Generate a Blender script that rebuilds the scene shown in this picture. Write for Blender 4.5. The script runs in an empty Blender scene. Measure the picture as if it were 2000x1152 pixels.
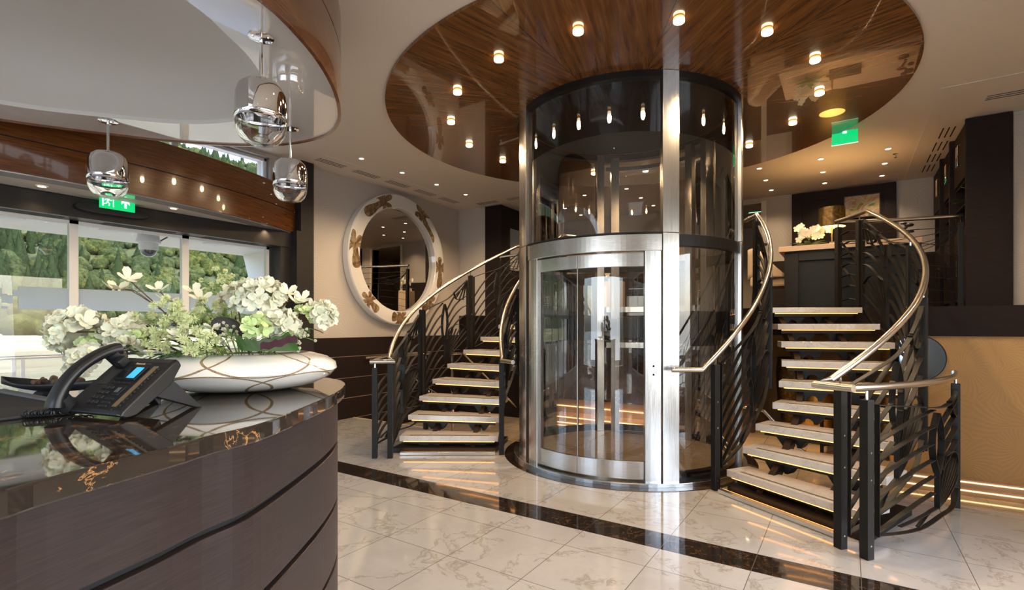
import bpy, bmesh, math, random
import numpy as np
from mathutils import Vector, Matrix, Quaternion, noise
S = bpy.context.scene
COL = S.collection
R = math.radians
random.seed(7)
# ---------------------------------------------------------------- camera
FPX, Y0, YAW, EYE = 1000.5, 636.5, 0.579, 1.332
CY, SY = math.cos(YAW), math.sin(YAW)
cam = bpy.data.cameras.new('camera'); camo = bpy.data.objects.new('camera', cam); COL.objects.link(camo)
camo.location = (0, 0, EYE); camo.rotation_euler = (R(90), 0, YAW)
cam.sensor_width = 36; cam.lens = 36 * FPX / 2000; cam.shift_y = (Y0 - 576) / 2000
cam.clip_start = .05; cam.clip_end = 3000
S.camera = camo
# ---------------------------------------------------------------- world, sun, exposure
w = bpy.data.worlds.new('sky'); S.world = w; w.use_nodes = True
nt = w.node_tree; nt.nodes.clear()
sky = nt.nodes.new('ShaderNodeTexSky'); sky.sky_type = 'NISHITA'
sky.sun_elevation = R(48); sky.sun_rotation = R(60); sky.sun_disc = False; sky.dust_density = 3.0; sky.air_density = 1.0
bg = nt.nodes.new('ShaderNodeBackground'); bg.inputs['Strength'].default_value = 1.0
wo = nt.nodes.new('ShaderNodeOutputWorld')
nt.links.new(sky.outputs[0], bg.inputs['Color']); nt.links.new(bg.outputs[0], wo.inputs['Surface'])
sl = bpy.data.lights.new('sun', 'SUN'); sl.energy = 7.0; sl.angle = R(1.5); sl.color = (1, .95, .86)
so = bpy.data.objects.new('sun', sl); COL.objects.link(so)
so.rotation_euler = Vector((-.75, .75, -1.0)).to_track_quat('-Z', 'Y').to_euler()   # high sun, over the ship towards the far bank
S.view_settings.view_transform = 'Standard'; S.view_settings.look = 'None'
S.view_settings.exposure = 0.34; S.view_settings.gamma = 1; S.view_settings.use_curve_mapping = False
S.cycles.max_bounces = 10; S.cycles.diffuse_bounces = 4; S.cycles.glossy_bounces = 6
S.cycles.transmission_bounces = 8; S.cycles.transparent_max_bounces = 24
S.cycles.sample_clamp_indirect = 6; S.cycles.caustics_reflective = False; S.cycles.caustics_refractive = False
S.cycles.use_denoising = True

# key places (metres; X to the right-hand wall, Y into the room)
CA, CW = -1.945, 5.139          # lift centre
CEIL, DISC = 3.482, 3.455
DECK, LOW = 1.521, -0.25
RISER = .169
WL = -6.05                      # left wall face
WE = 6.35                       # deck edge

def w2(x, z): return (x * CY - z * SY, x * SY + z * CY)
def atD(px, py, d):
    a, b = w2((px - 1000) * d / FPX, d); return Vector((a, b, EYE - (py - Y0) * d / FPX))
def atZ(px, py, Z):
    d = (EYE - Z) * FPX / (py - Y0); return atD(px, py, d)

# ---------------------------------------------------------------- lamps (lights of the ceiling fittings, plus added fill)
LAMP = 2.2
def spot(loc, power, col=(1, .76, .50), size=.05, ang=150, blend=.6, tgt=None):
    l = bpy.data.lights.new('lamp', 'SPOT'); l.energy = power * LAMP; l.color = col; l.shadow_soft_size = size
    l.spot_size = R(ang); l.spot_blend = blend
    o = bpy.data.objects.new('lamp', l); COL.objects.link(o); o.location = loc
    if tgt: o.rotation_euler = (Vector(tgt) - Vector(loc)).to_track_quat('-Z', 'Y').to_euler()
    return o
def fill_area(loc, tgt, sx, sy, power, col):
    l = bpy.data.lights.new('lamp', 'AREA'); l.shape = 'RECTANGLE'; l.size = sx; l.size_y = sy; l.energy = power; l.color = col
    o = bpy.data.objects.new('lamp', l); COL.objects.link(o); o.location = loc
    o.rotation_euler = (Vector(tgt) - Vector(loc)).to_track_quat('-Z', 'Y').to_euler()
    return o

# added area lamps beyond the right and rear window walls, brightening as daylight would
fill_area((4.9, .5, 1.6), (-2, 1.2, 2.3), 7, 3.0, 215, (.86, .93, 1))
fill_area((-1.5, -7.0, 1.6), (-1.8, 2, 2.9), 6, 2.6, 200, (.86, .93, 1))
# ---------------------------------------------------------------- materials
MT = {}
class NB:
    def __init__(s, name):
        m = bpy.data.materials.new(name); m.use_nodes = True; s.m = m; s.t = m.node_tree; s.t.nodes.clear()
        s.out = s.n('ShaderNodeOutputMaterial'); MT[name] = m
    def n(s, k, **kw):
        x = s.t.nodes.new(k)
        for a, b in kw.items(): setattr(x, a, b)
        return x
    def l(s, a, b): s.t.links.new(a, b)
    def co(s, scale=(1, 1, 1), rot=(0, 0, 0), loc=(0, 0, 0), kind='Object'):
        if kind == 'World': tc = s.n('ShaderNodeNewGeometry').outputs['Position']
        else: tc = s.n('ShaderNodeTexCoord').outputs[kind]
        mp = s.n('ShaderNodeMapping'); mp.inputs['Scale'].default_value = scale; mp.inputs['Rotation'].default_value = rot; mp.inputs['Location'].default_value = loc
        s.l(tc, mp.inputs[0]); return mp.outputs[0]
    def noise(s, v, scale=5, detail=4, rough=.5, dist=0):
        x = s.n('ShaderNodeTexNoise'); s.l(v, x.inputs['Vector']); x.inputs['Scale'].default_value = scale
        x.inputs['Detail'].default_value = detail; x.inputs['Roughness'].default_value = rough; x.inputs['Distortion'].default_value = dist
        return x.outputs['Fac']
    def ramp(s, f, stops, interp='LINEAR'):
        x = s.n('ShaderNodeValToRGB'); x.color_ramp.interpolation = interp
        e = x.color_ramp.elements
        while len(e) < len(stops): e.new(.5)
        for i, (p, c) in enumerate(stops):
            e[i].position = p; e[i].color = (*c, 1) if len(c) == 3 else c
        s.l(f, x.inputs[0]); return x.outputs[0]
    def math(s, op, a, b=None, c=None):
        x = s.n('ShaderNodeMath', operation=op)
        for i, v in enumerate((a, b, c)):
            if v is None: continue
            if isinstance(v, (int, float)): x.inputs[i].default_value = v
            else: s.l(v, x.inputs[i])
        return x.outputs[0]
    def mix(s, f, a, b):
        x = s.n('ShaderNodeMix', data_type='RGBA')
        for i, v in ((0, f), (6, a), (7, b)):
            if isinstance(v, (int, float)): x.inputs[i].default_value = v
            elif isinstance(v, tuple): x.inputs[i].default_value = (*v, 1)
            else: s.l(v, x.inputs[i])
        return x.outputs[2]
    def sep(s, v):
        x = s.n('ShaderNodeSeparateXYZ'); s.l(v, x.inputs[0]); return x.outputs
    def bump(s, h, strength=.3, dist=.01):
        x = s.n('ShaderNodeBump'); x.inputs['Strength'].default_value = strength; x.inputs['Distance'].default_value = dist
        s.l(h, x.inputs['Height']); return x.outputs[0]
    def pbr(s, col=None, rough=.5, metal=0, coat=0, normal=None, spec=None, emit=None, es=0, trans=0, ior=None, coatr=.03, sheen=0, sub=0):
        p = s.n('ShaderNodeBsdfPrincipled')
        def st(k, v):
            if v is None: return
            if isinstance(v, (int, float)): p.inputs[k].default_value = v
            elif isinstance(v, tuple): p.inputs[k].default_value = (*v, 1)
            else: s.l(v, p.inputs[k])
        st('Base Color', col); st('Roughness', rough); st('Metallic', metal); st('Coat Weight', coat); st('Coat Roughness', coatr)
        st('Normal', normal); st('Specular IOR Level', spec); st('Emission Color', emit); st('Emission Strength', es)
        st('Transmission Weight', trans); st('IOR', ior); st('Sheen Weight', sheen); st('Subsurface Weight', sub)
        s.l(p.outputs[0], s.out.inputs[0]); return p
def simple(name, col, rough=.5, **k):
    b = NB(name); b.pbr(col, rough, **k); return b.m
def emis(name, col, st):
    b = NB(name); e = b.n('ShaderNodeEmission'); e.inputs[0].default_value = (*col, 1); e.inputs[1].default_value = st
    b.l(e.outputs[0], b.out.inputs[0]); return b.m
def thin_glass(name, tint=(1, 1, 1), ior=1.5, boost=0.0, rough=0.0):
    b = NB(name); tr = b.n('ShaderNodeBsdfTransparent'); tr.inputs[0].default_value = (*tint, 1)
    gl = b.n('ShaderNodeBsdfGlossy'); gl.inputs['Roughness'].default_value = rough
    fr = b.n('ShaderNodeFresnel'); fr.inputs['IOR'].default_value = ior
    # both faces of the pane reflect: about twice the single-surface reflectance
    f = b.math('MULTIPLY', fr.outputs[0], 1.8); f = b.math('ADD', f, boost); f = b.math('MINIMUM', f, 1.0)
    mx = b.n('ShaderNodeMixShader'); b.l(f, mx.inputs[0]); b.l(tr.outputs[0], mx.inputs[1]); b.l(gl.outputs[0], mx.inputs[2])
    b.l(mx.outputs[0], b.out.inputs[0]); return b.m

simple('plaster', (.74, .66, .565), .7)
simple('plaster_cream', (.66, .61, .53), .55)
simple('gloss_white', (.62, .60, .58), .03, coat=1, coatr=.005)
simple('grey_dome', (.50, .475, .44), .8)
simple('white_paint', (.80, .79, .76), .45)
simple('white_ext', (.86, .84, .80), .5)
simple('black_steel', (.009, .008, .007), .42, spec=.25)
simple('black_plastic', (.009, .009, .010), .36, spec=.35)
simple('black_soft', (.016, .016, .018), .5, spec=.35)
simple('dark_gap', (.004, .004, .004), .8)
simple('chrome', (.82, .82, .83), .03, metal=1)
simple('pale_line', (.55, .40, .27), .35, metal=.4)
simple('stone_grey', (.07, .075, .08), .7)
simple('bark', (.09, .055, .035), .8)
simple('bronze_gold', (.65, .42, .13), .28, metal=1)
simple('fabric_chair', (.42, .30, .2), .85, sheen=.3)
simple('top_stone', (.50, .36, .25), .35)
simple('desk_dark', (.010, .013, .015), .5, spec=.2)
simple('petal', (.72, .70, .54), .55, sub=.15)
simple('petal_orchid', (.88, .84, .74), .5)
simple('petal_green', (.62, .72, .35), .55, sub=.1)
simple('starburst', (.70, .74, .42), .55)
simple('leaf', (.045, .13, .025), .4)
simple('leaf_pale', (.22, .36, .08), .45)
simple('leaf_purple', (.05, .012, .018), .5, spec=.2)
simple('screen_blue', (.03, .26, .5), .15, emit=(.05, .42, .8), es=.7)
simple('screen_dark', (.01, .012, .014), .08)
simple('letter_gold', (.45, .36, .2), .4)
simple('label_strip', (.14, .10, .05), .3)
simple('sign_green', (0, .35, .11), .3, emit=(0, .55, .16), es=.9)
simple('sign_white', (.8, .9, .85), .3, emit=(.7, 1, .85), es=.9)
simple('sign_label', (.02, .13, .06), .4)
simple('led_housing', (.7, .68, .66), .3, metal=1)
simple('rock', (.035, .037, .042), .6)
simple('grass', (.30, .36, .10), .9)
simple('field', (.50, .45, .26), .95)
simple('mirror', (.75, .74, .72), .01, metal=1)
simple('blue_mirror', (.25, .33, .45), .05, metal=1)
simple('camera_clear', (.12, .11, .1), .05, coat=1)
emis('led', (1, .40, .10), 4.2)
emis('led_soft', (1, .62, .28), 5)
emis('bulb', (1, .80, .52), 8)
emis('bulb_ring', (1, .42, .10), 1.8)
emis('downlight', (1, .80, .55), 7)
thin_glass('window_glass', (1, 1, 1), 1.32)
thin_glass('lift_glass', (.90, .86, .80), 1.5, .015)
thin_glass('door_glass', (.86, .82, .76), 1.5, .02)
b = NB('clear_glass'); b.pbr((1, 1, 1), 0, trans=1, ior=1.45)
# shade of gold leaf
b = NB('gold_shade'); c = b.co(); f = b.noise(c, 30, 5, .65)
b.pbr(b.ramp(f, [(.3, (.03, .016, .004)), (.55, (.11, .065, .016)), (.75, (.26, .17, .05))]), .4, metal=.6)
b = NB('lamp_lining'); b.pbr((.8, .6, .25), .6, emit=(1, .62, .18), es=2.2)
# brushed steel: fine vertical and horizontal streaks
for nm, sc in (('steel', (60, 60, 1.2)), ('steel_h', (3, 3, 140))):
    b = NB(nm); c = b.co(sc, kind='World'); f = b.noise(c, 4, 3, .6)
    b.pbr(b.ramp(f, [(.3, (.50, .49, .475)), (.7, (.66, .65, .63))]), b.math('MULTIPLY_ADD', f, .10, .20), metal=1, normal=b.bump(f, .04, .002))
b = NB('rail_steel'); c = b.co((200, 200, 200), kind='World'); f = b.noise(c, 1, 2)
b.pbr((.60, .55, .49), b.math('MULTIPLY_ADD', f, .08, .20), metal=1)
# white marble with soft grey-brown veins
def marble(name, base, veins, scale=1.0, rough=.07, grout=None, ao=0, wo_=0, tile=(.5, .5), vw=1.0):
    b = NB(name); c = b.co(kind='World')
    dn = b.n('ShaderNodeTexNoise'); b.l(c, dn.inputs['Vector']); dn.inputs['Scale'].default_value = 1.3 * scale; dn.inputs['Detail'].default_value = 5
    va = b.n('ShaderNodeVectorMath', operation='MULTIPLY_ADD'); b.l(dn.outputs['Color'], va.inputs[0]); va.inputs[1].default_value = (1.1, 1.1, 1.1); b.l(c, va.inputs[2])
    f = b.noise(va.outputs[0], 1.7 * scale, 9, .62, .5)
    v = b.math('ABSOLUTE', b.math('SUBTRACT', f, .5))
    col = b.ramp(v, [(0, veins[0]), (.006 * vw, veins[1]), (.02 * vw, base), (1, base)])
    cl = b.ramp(b.noise(c, 3.2 * scale, 6, .7, .6), [(.35, (.88, .87, .86)), (.62, (1, 1, 1))])
    mm = b.n('ShaderNodeMix', data_type='RGBA', blend_type='MULTIPLY'); mm.inputs[0].default_value = .7; b.l(col, mm.inputs[6]); b.l(cl, mm.inputs[7]); col = mm.outputs[2]
    if grout:
        x, y, z = b.sep(c)
        def line(v, off, step):
            u = b.math('DIVIDE', b.math('SUBTRACT', v, off), step); u = b.math('SUBTRACT', u, b.math('FLOOR', u))
            u = b.math('MINIMUM', u, b.math('SUBTRACT', 1, u)); return b.math('LESS_THAN', u, .0022 / step)
        g = line(x, ao, tile[0])
        if tile[1]: g = b.math('MAXIMUM', g, line(y, wo_, tile[1]))
        # every slab differs a little in tone
        ix = b.math('FLOOR', b.math('DIVIDE', b.math('SUBTRACT', x, ao), tile[0])); iy = b.math('FLOOR', b.math('DIVIDE', b.math('SUBTRACT', y, wo_), tile[1] or 9))
        cb = b.n('ShaderNodeCombineXYZ'); b.l(ix, cb.inputs[0]); b.l(iy, cb.inputs[1])
        wn = b.n('ShaderNodeTexWhiteNoise'); b.l(cb.outputs[0], wn.inputs['Vector'])
        tone = b.ramp(wn.outputs['Value'], [(0, (.90, .90, .90)), (1, (1, 1, 1))])
        m2 = b.n('ShaderNodeMix', data_type='RGBA', blend_type='MULTIPLY'); m2.inputs[0].default_value = 1; b.l(col, m2.inputs[6]); b.l(tone, m2.inputs[7])
        col = b.mix(g, m2.outputs[2], grout)
    b.pbr(col, rough, coat=.3, spec=.6)
    return b.m
MW = (.50, .485, .47)
V = ((.34, .315, .275), (.43, .405, .375))
marble('floor_near', MW, V, 1, .07, (.16, .14, .12), .063, 2.783 - .5 * 20, (.5, .5))
marble('floor_far', MW, V, 1, .07, (.16, .14, .12), .063, 3.287, (.5, .5245))
marble('floor_low', (.52, .44, .34), V, 1, .1, (.16, .14, .12), .063, 5.0, (.5, .5))
marble('tread_marble', (.66, .62, .57), ((.50, .46, .41), (.59, .55, .50)), 2.0, .22)
marble('dark_marble', (.022, .016, .012), ((.30, .14, .05), (.08, .04, .02)), 2.2, .06, (.10, .085, .07), .063, 0, (.5, 0), vw=.5)
marble('counter_marble', (.026, .020, .016), ((.50, .26, .09), (.07, .038, .02)), 1.7, .035, vw=.42)
# dark oak veneer
def veneer(name, a, bcol, rough, sc=(1.2, 1.2, 26), coat=0, kind='World', rot=(0, 0, 0), spec=.5):
    b = NB(name); c = b.co(sc, rot, kind=kind); f = b.noise(c, 5, 6, .65, .3)
    b.pbr(b.ramp(f, [(.3, a), (.7, bcol)]), rough, coat=coat, spec=spec, normal=b.bump(f, .06, .002)); return b.m
veneer('dark_oak', (.010, .0055, .0045), (.022, .013, .011), .55, spec=.18)
veneer('desk_oak', (.016, .0105, .010), (.034, .0235, .0225), .42, (2.2, 2.2, 60), spec=.3)
veneer('desk_oak_dark', (.03, .021, .02), (.055, .04, .038), .38, (2.2, 2.2, 60))
veneer('header_black', (.018, .016, .015), (.030, .026, .024), .4, spec=.25)
veneer('walnut_band', (.075, .024, .006), (.20, .072, .020), .2, (.8, .8, 16), .6)
# veneer disc: wedges of lacquered walnut laid round the lift
b = NB('walnut_disc'); c = b.co(kind='World', loc=(-CA, -CW, 0)); x, y, z = b.sep(c)
an = b.math('ARCTAN2', y, x); wd = b.math('MULTIPLY', b.math('ADD', an, 3.14159), 12 / 6.28318); fl = b.math('FLOOR', wd)
cen = b.math('MULTIPLY', b.math('ADD', fl, .5), 6.28318 / 12)
vr = b.n('ShaderNodeVectorRotate', rotation_type='Z_AXIS'); b.l(c, vr.inputs['Vector']); b.l(b.math('MULTIPLY', cen, -1), vr.inputs['Angle'])
ofs = b.n('ShaderNodeCombineXYZ'); b.l(b.math('MULTIPLY', fl, 7.3), ofs.inputs[2])
va = b.n('ShaderNodeVectorMath', operation='MULTIPLY_ADD'); b.l(vr.outputs[0], va.inputs[0]); va.inputs[1].default_value = (1.0, 13, 1); b.l(ofs.outputs[0], va.inputs[2])
f = b.noise(va.outputs[0], 2.2, 7, .62, .4)
col = b.ramp(f, [(.28, (.075, .024, .005)), (.5, (.16, .058, .013)), (.72, (.27, .105, .025))])
fr = b.math('SUBTRACT', wd, fl); fr = b.math('MINIMUM', fr, b.math('SUBTRACT', 1, fr))
col = b.mix(b.math('LESS_THAN', fr, .004), col, (.05, .02, .008))
b.pbr(col, .25, coat=.85, coatr=.012, spec=.3)
# wallpaper with palm fronds pressed in
def paper(name, colr, rough=.6):
    b = NB(name); c = b.co((1, 1, 1), kind='World')
    vo = b.n('ShaderNodeTexVoronoi'); b.l(c, vo.inputs['Vector']); vo.inputs['Scale'].default_value = 3.2
    sb = b.n('ShaderNodeVectorMath', operation='SUBTRACT'); b.l(c, sb.inputs[0]); b.l(vo.outputs['Position'], sb.inputs[1])
    x, y, z = b.sep(sb.outputs[0]); h = b.math('ADD', x, y)
    px, py, pz = b.sep(vo.outputs['Color'])
    ang = b.math('ADD', b.math('ARCTAN2', z, h), b.math('MULTIPLY', px, 6.28))
    dist = b.math('SQRT', b.math('ADD', b.math('MULTIPLY', h, h), b.math('MULTIPLY', z, z)))
    wv = b.math('SINE', b.math('ADD', b.math('MULTIPLY', ang, 34), b.math('MULTIPLY', dist, 60)))
    wv = b.math('MULTIPLY_ADD', wv, .5, .5)
    dk = tuple(q * .93 for q in colr)
    b.pbr(b.mix(wv, dk, colr), rough, normal=b.bump(wv, .22, .003)); return b.m
paper('wallpaper', (.50, .45, .405))
paper('wallpaper_gold', (.55, .34, .14))
b = NB('screen_pattern'); c = b.co((1, 1, 1), kind='World'); f = b.noise(c, 7, 3, .5, 2.5)
b.pbr(b.ramp(f, [(.46, (.035, .016, .010)), (.5, (.13, .06, .03)), (.54, (.045, .022, .013))]), .3)
# frame of the round mirror: glazed white; its inlay: brown shell
b = NB('inlay_brown'); c = b.co((1, 1, 1)); f = b.noise(c, 8, 3, .5, 1.5)
b.pbr(b.ramp(f, [(.3, (.07, .04, .02)), (.5, (.18, .115, .06)), (.7, (.30, .22, .13))]), .2, coat=.3)
# painting of loose coloured patches
b = NB('painting'); c = b.co((1, 1, 1)); f = b.noise(c, 5, 3, .5, 1.6)
b.pbr(b.ramp(f, [(.3, (.05, .10, .07)), (.4, (.38, .28, .07)), (.47, (.42, .38, .30)), (.54, (.36, .14, .08)), (.62, (.44, .36, .25)), (.72, (.13, .16, .15))]), .5)
# bowl: white lacquer crossed by gold-brown arcs
b = NB('bowl_lacquer'); c = b.co((1, 1, 1)); x, y, z = b.sep(c)
rho = b.math('SQRT', b.math('ADD', b.math('MULTIPLY', x, x), b.math('MULTIPLY', y, y)))
inw = b.math('SUBTRACT', .277, rho); up_ = b.math('MULTIPLY_ADD', b.math('GREATER_THAN', z, .062), 2.0, -1.0)
vv_ = b.math('ADD', b.math('MULTIPLY', z, 1.6), b.math('MULTIPLY', inw, up_)); ss_ = b.math('MULTIPLY', b.math('ARCTAN2', y, x), .30)
mn = None
for k in range(-3, 4):
    for (s0, v0_, rr, sx_) in ((.05, -.05, .15, 1.35), (.205, .26, .175, 1.15)):
        dx = b.math('DIVIDE', b.math('SUBTRACT', ss_, s0 + .31 * k), sx_); dy = b.math('SUBTRACT', vv_, v0_)
        d = b.math('ABSOLUTE', b.math('SUBTRACT', b.math('SQRT', b.math('ADD', b.math('MULTIPLY', dx, dx), b.math('MULTIPLY', dy, dy))), rr))
        mn = d if mn is None else b.math('MINIMUM', mn, d)
sp = b.noise(c, 400, 2)
gold = b.ramp(sp, [(.35, (.20, .13, .065)), (.65, (.42, .31, .18))])
b.pbr(b.mix(b.math('LESS_THAN', mn, .0042), (.84, .82, .77), gold), .12, coat=.8)
# trees, river, ground outside
b = NB('foliage'); c = b.co((1, 1, 1), kind='World'); f = b.noise(c, .55, 8, .85); g = b.noise(c, .035, 3, .6)
c1 = b.ramp(f, [(.36, (.010, .022, .006)), (.5, (.060, .085, .020)), (.62, (.18, .19, .055))])  # dark stops put the shade between leaf clumps into the colour
c2 = b.ramp(f, [(.36, (.012, .026, .012)), (.5, (.045, .072, .028)), (.62, (.11, .14, .06))])
b.pbr(b.mix(b.ramp(g, [(.4, (0, 0, 0)), (.6, (1, 1, 1))]), c1, c2), .9, normal=b.bump(f, 1, 2.5), spec=.1)
b = NB('foliage_dark'); c = b.co((1, 1, 1), kind='World'); f = b.noise(c, 1.2, 6, .8)
b.pbr(b.ramp(f, [(.3, (.006, .018, .008)), (.7, (.05, .085, .03))]), .9, normal=b.bump(f, 1, 2.5), spec=.1)
b = NB('hill_ground'); c = b.co((1, 1, 1), kind='World'); f = b.noise(c, .2, 5, .7)
b.pbr(b.ramp(f, [(.3, (.012, .022, .006)), (.7, (.045, .06, .018))]), .9)
b = NB('bank'); c = b.co((.04, .008, 1), kind='World'); f = b.noise(c, 1, 4, .6)
b.pbr(b.ramp(f, [(.35, (.30, .26, .16)), (.5, (.12, .15, .045)), (.6, (.34, .29, .19))]), .95)
b = NB('river'); c = b.co((.12, .02, 1), kind='World'); f = b.noise(c, 3, 3, .6)
b.pbr(b.ramp(f, [(.3, (.11, .10, .065)), (.7, (.19, .175, .115))]), .25, normal=b.bump(f, .15, .3))
b = NB('frosted'); c = b.co(kind='World')
tl = b.n('ShaderNodeBsdfTranslucent'); tl.inputs[0].default_value = (1, 1, 1, 1)
df = b.n('ShaderNodeBsdfDiffuse'); df.inputs[0].default_value = (.85, .85, .85, 1)
mx = b.n('ShaderNodeMixShader'); mx.inputs[0].default_value = .05; b.l(tl.outputs[0], mx.inputs[1]); b.l(df.outputs[0], mx.inputs[2]); b.l(mx.outputs[0], b.out.inputs[0])
b = NB('speaker_grille'); c = b.co((1, 1, 1)); x, y, z = b.sep(c)
g = b.math('MULTIPLY', b.math('SINE', b.math('MULTIPLY', x, 2200)), b.math('SINE', b.math('MULTIPLY', y, 2200)))
b.pbr(b.ramp(g, [(.0, (.03, .03, .032)), (.5, (.008, .008, .008))]), .5)

# ---------------------------------------------------------------- mesh helpers
class MB:
    def __init__(s): s.v = []; s.f = []; s.mi = []
    def add(s, vs, fs, mi=0):
        o = len(s.v); s.v += [tuple(v) for v in vs]; s.f += [tuple(i + o for i in f) for f in fs]; s.mi += [mi] * len(fs); return s
    def box(s, c, size, rz=0, mi=0, M=None):
        hx, hy, hz = [q / 2 for q in size]; vs = [Vector((x, y, z)) for z in (-hz, hz) for y in (-hy, hy) for x in (-hx, hx)]
        if M is None: M = Matrix.Translation(c) @ Matrix.Rotation(rz, 4, 'Z')
        return s.add([M @ v for v in vs], [(0, 2, 3, 1), (4, 5, 7, 6), (0, 1, 5, 4), (2, 6, 7, 3), (0, 4, 6, 2), (1, 3, 7, 5)], mi)
    def span(s, x0, x1, y0, y1, z0, z1, mi=0): return s.box(((x0 + x1) / 2, (y0 + y1) / 2, (z0 + z1) / 2), (abs(x1 - x0), abs(y1 - y0), abs(z1 - z0)), 0, mi)
    def prism(s, pts, z0, z1, mi=0):
        n = len(pts); return s.add([(x, y, z0) for x, y in pts] + [(x, y, z1) for x, y in pts],
            [tuple(range(n))[::-1], tuple(range(n, 2 * n))] + [(i, (i + 1) % n, n + (i + 1) % n, n + i) for i in range(n)], mi)
    def extr(s, pts, vec, mi=0):
        n = len(pts); vec = Vector(vec); return s.add([Vector(p) for p in pts] + [Vector(p) + vec for p in pts],
            [tuple(range(n))[::-1], tuple(range(n, 2 * n))] + [(i, (i + 1) % n, n + (i + 1) % n, n + i) for i in range(n)], mi)
    def tube(s, pts, r, n=10, mi=0, caps=True):
        pts = [Vector(p) for p in pts]; rr = r if isinstance(r, (list, tuple)) else [r] * len(pts)
        t = [(pts[min(i + 1, len(pts) - 1)] - pts[max(i - 1, 0)]).normalized() for i in range(len(pts))]
        up = Vector((0, 0, 1)) if abs(t[0].z) < .9 else Vector((1, 0, 0)); nn = t[0].cross(up).normalized(); vs = []
        for i, p in enumerate(pts):
            if i:
                nn = (nn - t[i] * nn.dot(t[i])).normalized()
            bb = t[i].cross(nn)
            sc = 1.0
            for k in range(n):
                a = 2 * math.pi * k / n; vs.append(p + (nn * math.cos(a) + bb * math.sin(a)) * rr[i] * sc)
        fs = [(i * n + k, i * n + (k + 1) % n, (i + 1) * n + (k + 1) % n, (i + 1) * n + k) for i in range(len(pts) - 1) for k in range(n)]
        if caps: fs += [tuple(range(n))[::-1], tuple(range((len(pts) - 1) * n, len(pts) * n))]
        return s.add(vs, fs, mi)
    def lathe(s, prof, c=(0, 0, 0), n=40, mi=0, cap=True):
        vs = [(c[0] + r * math.cos(2 * math.pi * k / n), c[1] + r * math.sin(2 * math.pi * k / n), c[2] + z) for r, z in prof for k in range(n)]
        fs = [(i * n + k, i * n + (k + 1) % n, (i + 1) * n + (k + 1) % n, (i + 1) * n + k) for i in range(len(prof) - 1) for k in range(n)]
        if cap:
            if prof[0][0] > 1e-5: fs.append(tuple(range(n))[::-1])
            if prof[-1][0] > 1e-5: fs.append(tuple(range((len(prof) - 1) * n, len(prof) * n)))
        return s.add(vs, fs, mi)
    def arc(s, c, r0, r1, a0, a1, z0, z1, n=24, mi=0):
        "curved block between radii r0, r1 and angles a0, a1 (degrees)"
        full = abs(a1 - a0) >= 359.9; vs = []; fs = []; m = n if full else n + 1
        for i in range(m):
            a = R(a0 + (a1 - a0) * i / n); ca, sa = math.cos(a), math.sin(a)
            for r in (r0, r1):
                for z in (z0, z1): vs.append((c[0] + r * ca, c[1] + r * sa, z))
        for i in range(n):
            p = 4 * i; q = 4 * ((i + 1) % m)
            fs += [(p, q, q + 1, p + 1), (p + 2, p + 3, q + 3, q + 2), (p, p + 2, q + 2, q), (p + 1, q + 1, q + 3, p + 3)]
        if not full: fs += [(0, 1, 3, 2), (4 * n, 4 * n + 2, 4 * n + 3, 4 * n + 1)]
        return s.add(vs, fs, mi)
    def strip(s, pts, nrm, wd, th):
        "flat bar along pts; wd across (along nrm), th in the other direction"
        pts = [Vector(p) for p in pts]; vs = []
        for i, p in enumerate(pts):
            t = (pts[min(i + 1, len(pts) - 1)] - pts[max(i - 1, 0)]).normalized(); nn = Vector(nrm[i]); nn = (nn - t * nn.dot(t)).normalized(); bb = t.cross(nn)
            for a, q in ((-1, -1), (1, -1), (1, 1), (-1, 1)): vs.append(p + nn * a * wd / 2 + bb * q * th / 2)
        fs = [(4 * i + k, 4 * i + (k + 1) % 4, 4 * i + 4 + (k + 1) % 4, 4 * i + 4 + k) for i in range(len(pts) - 1) for k in range(4)]
        fs += [(3, 2, 1, 0), tuple(4 * (len(pts) - 1) + k for k in range(4))]
        return s.add(vs, fs)
    def grid(s, fn, nu, nv, mi=0, closed_u=False):
        vs = [fn(i / nu, j / nv) for j in range(nv + 1) for i in range(nu + (0 if closed_u else 1))]
        m = nu if closed_u else nu + 1
        return s.add(vs, [(j * m + i, j * m + (i + 1) % m, (j + 1) * m + (i + 1) % m, (j + 1) * m + i) for j in range(nv) for i in range(nu)], mi)
    def build(s, name, mat, parent=None, smooth=False, bevel=0, label=None, sub=0, solid=0):
        me = bpy.data.meshes.new(name); org = Vector((0, 0, 0)); p = parent
        while p is not None: org += p.location; p = p.parent
        me.from_pydata([tuple(Vector(v) - org) for v in s.v], [], s.f)
        for m in (mat if isinstance(mat, (list, tuple)) else [mat]): me.materials.append(MT[m])
        if any(s.mi): me.polygons.foreach_set('material_index', s.mi)
        bm = bmesh.new(); bm.from_mesh(me); bmesh.ops.recalc_face_normals(bm, faces=bm.faces); bm.to_mesh(me); bm.free()
        if smooth:
            me.polygons.foreach_set('use_smooth', [True] * len(me.polygons))
            try: me.set_sharp_from_angle(angle=R(smooth if smooth > 1 else 40))
            except Exception: pass
        o = bpy.data.objects.new(name, me); COL.objects.link(o)
        if parent: o.parent = parent
        if solid: m = o.modifiers.new('solid', 'SOLIDIFY'); m.thickness = solid; m.offset = 0
        if sub: m = o.modifiers.new('sub', 'SUBSURF'); m.levels = sub; m.render_levels = sub
        if bevel: m = o.modifiers.new('bevel', 'BEVEL'); m.width = bevel; m.segments = 2; m.limit_method = 'ANGLE'; m.angle_limit = R(40)
        if label: o['label'] = label
        return o
def tag(o, label, cat, group=None, kind=None):
    o['label'] = label; o['category'] = cat
    if group: o['group'] = group
    if kind: o['kind'] = kind
    return o
def thing(name, loc, label, cat, group=None):
    o = bpy.data.objects.new(name, None); COL.objects.link(o); o.location = loc; o.empty_display_size = .1
    return tag(o, label, cat, group)
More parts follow.
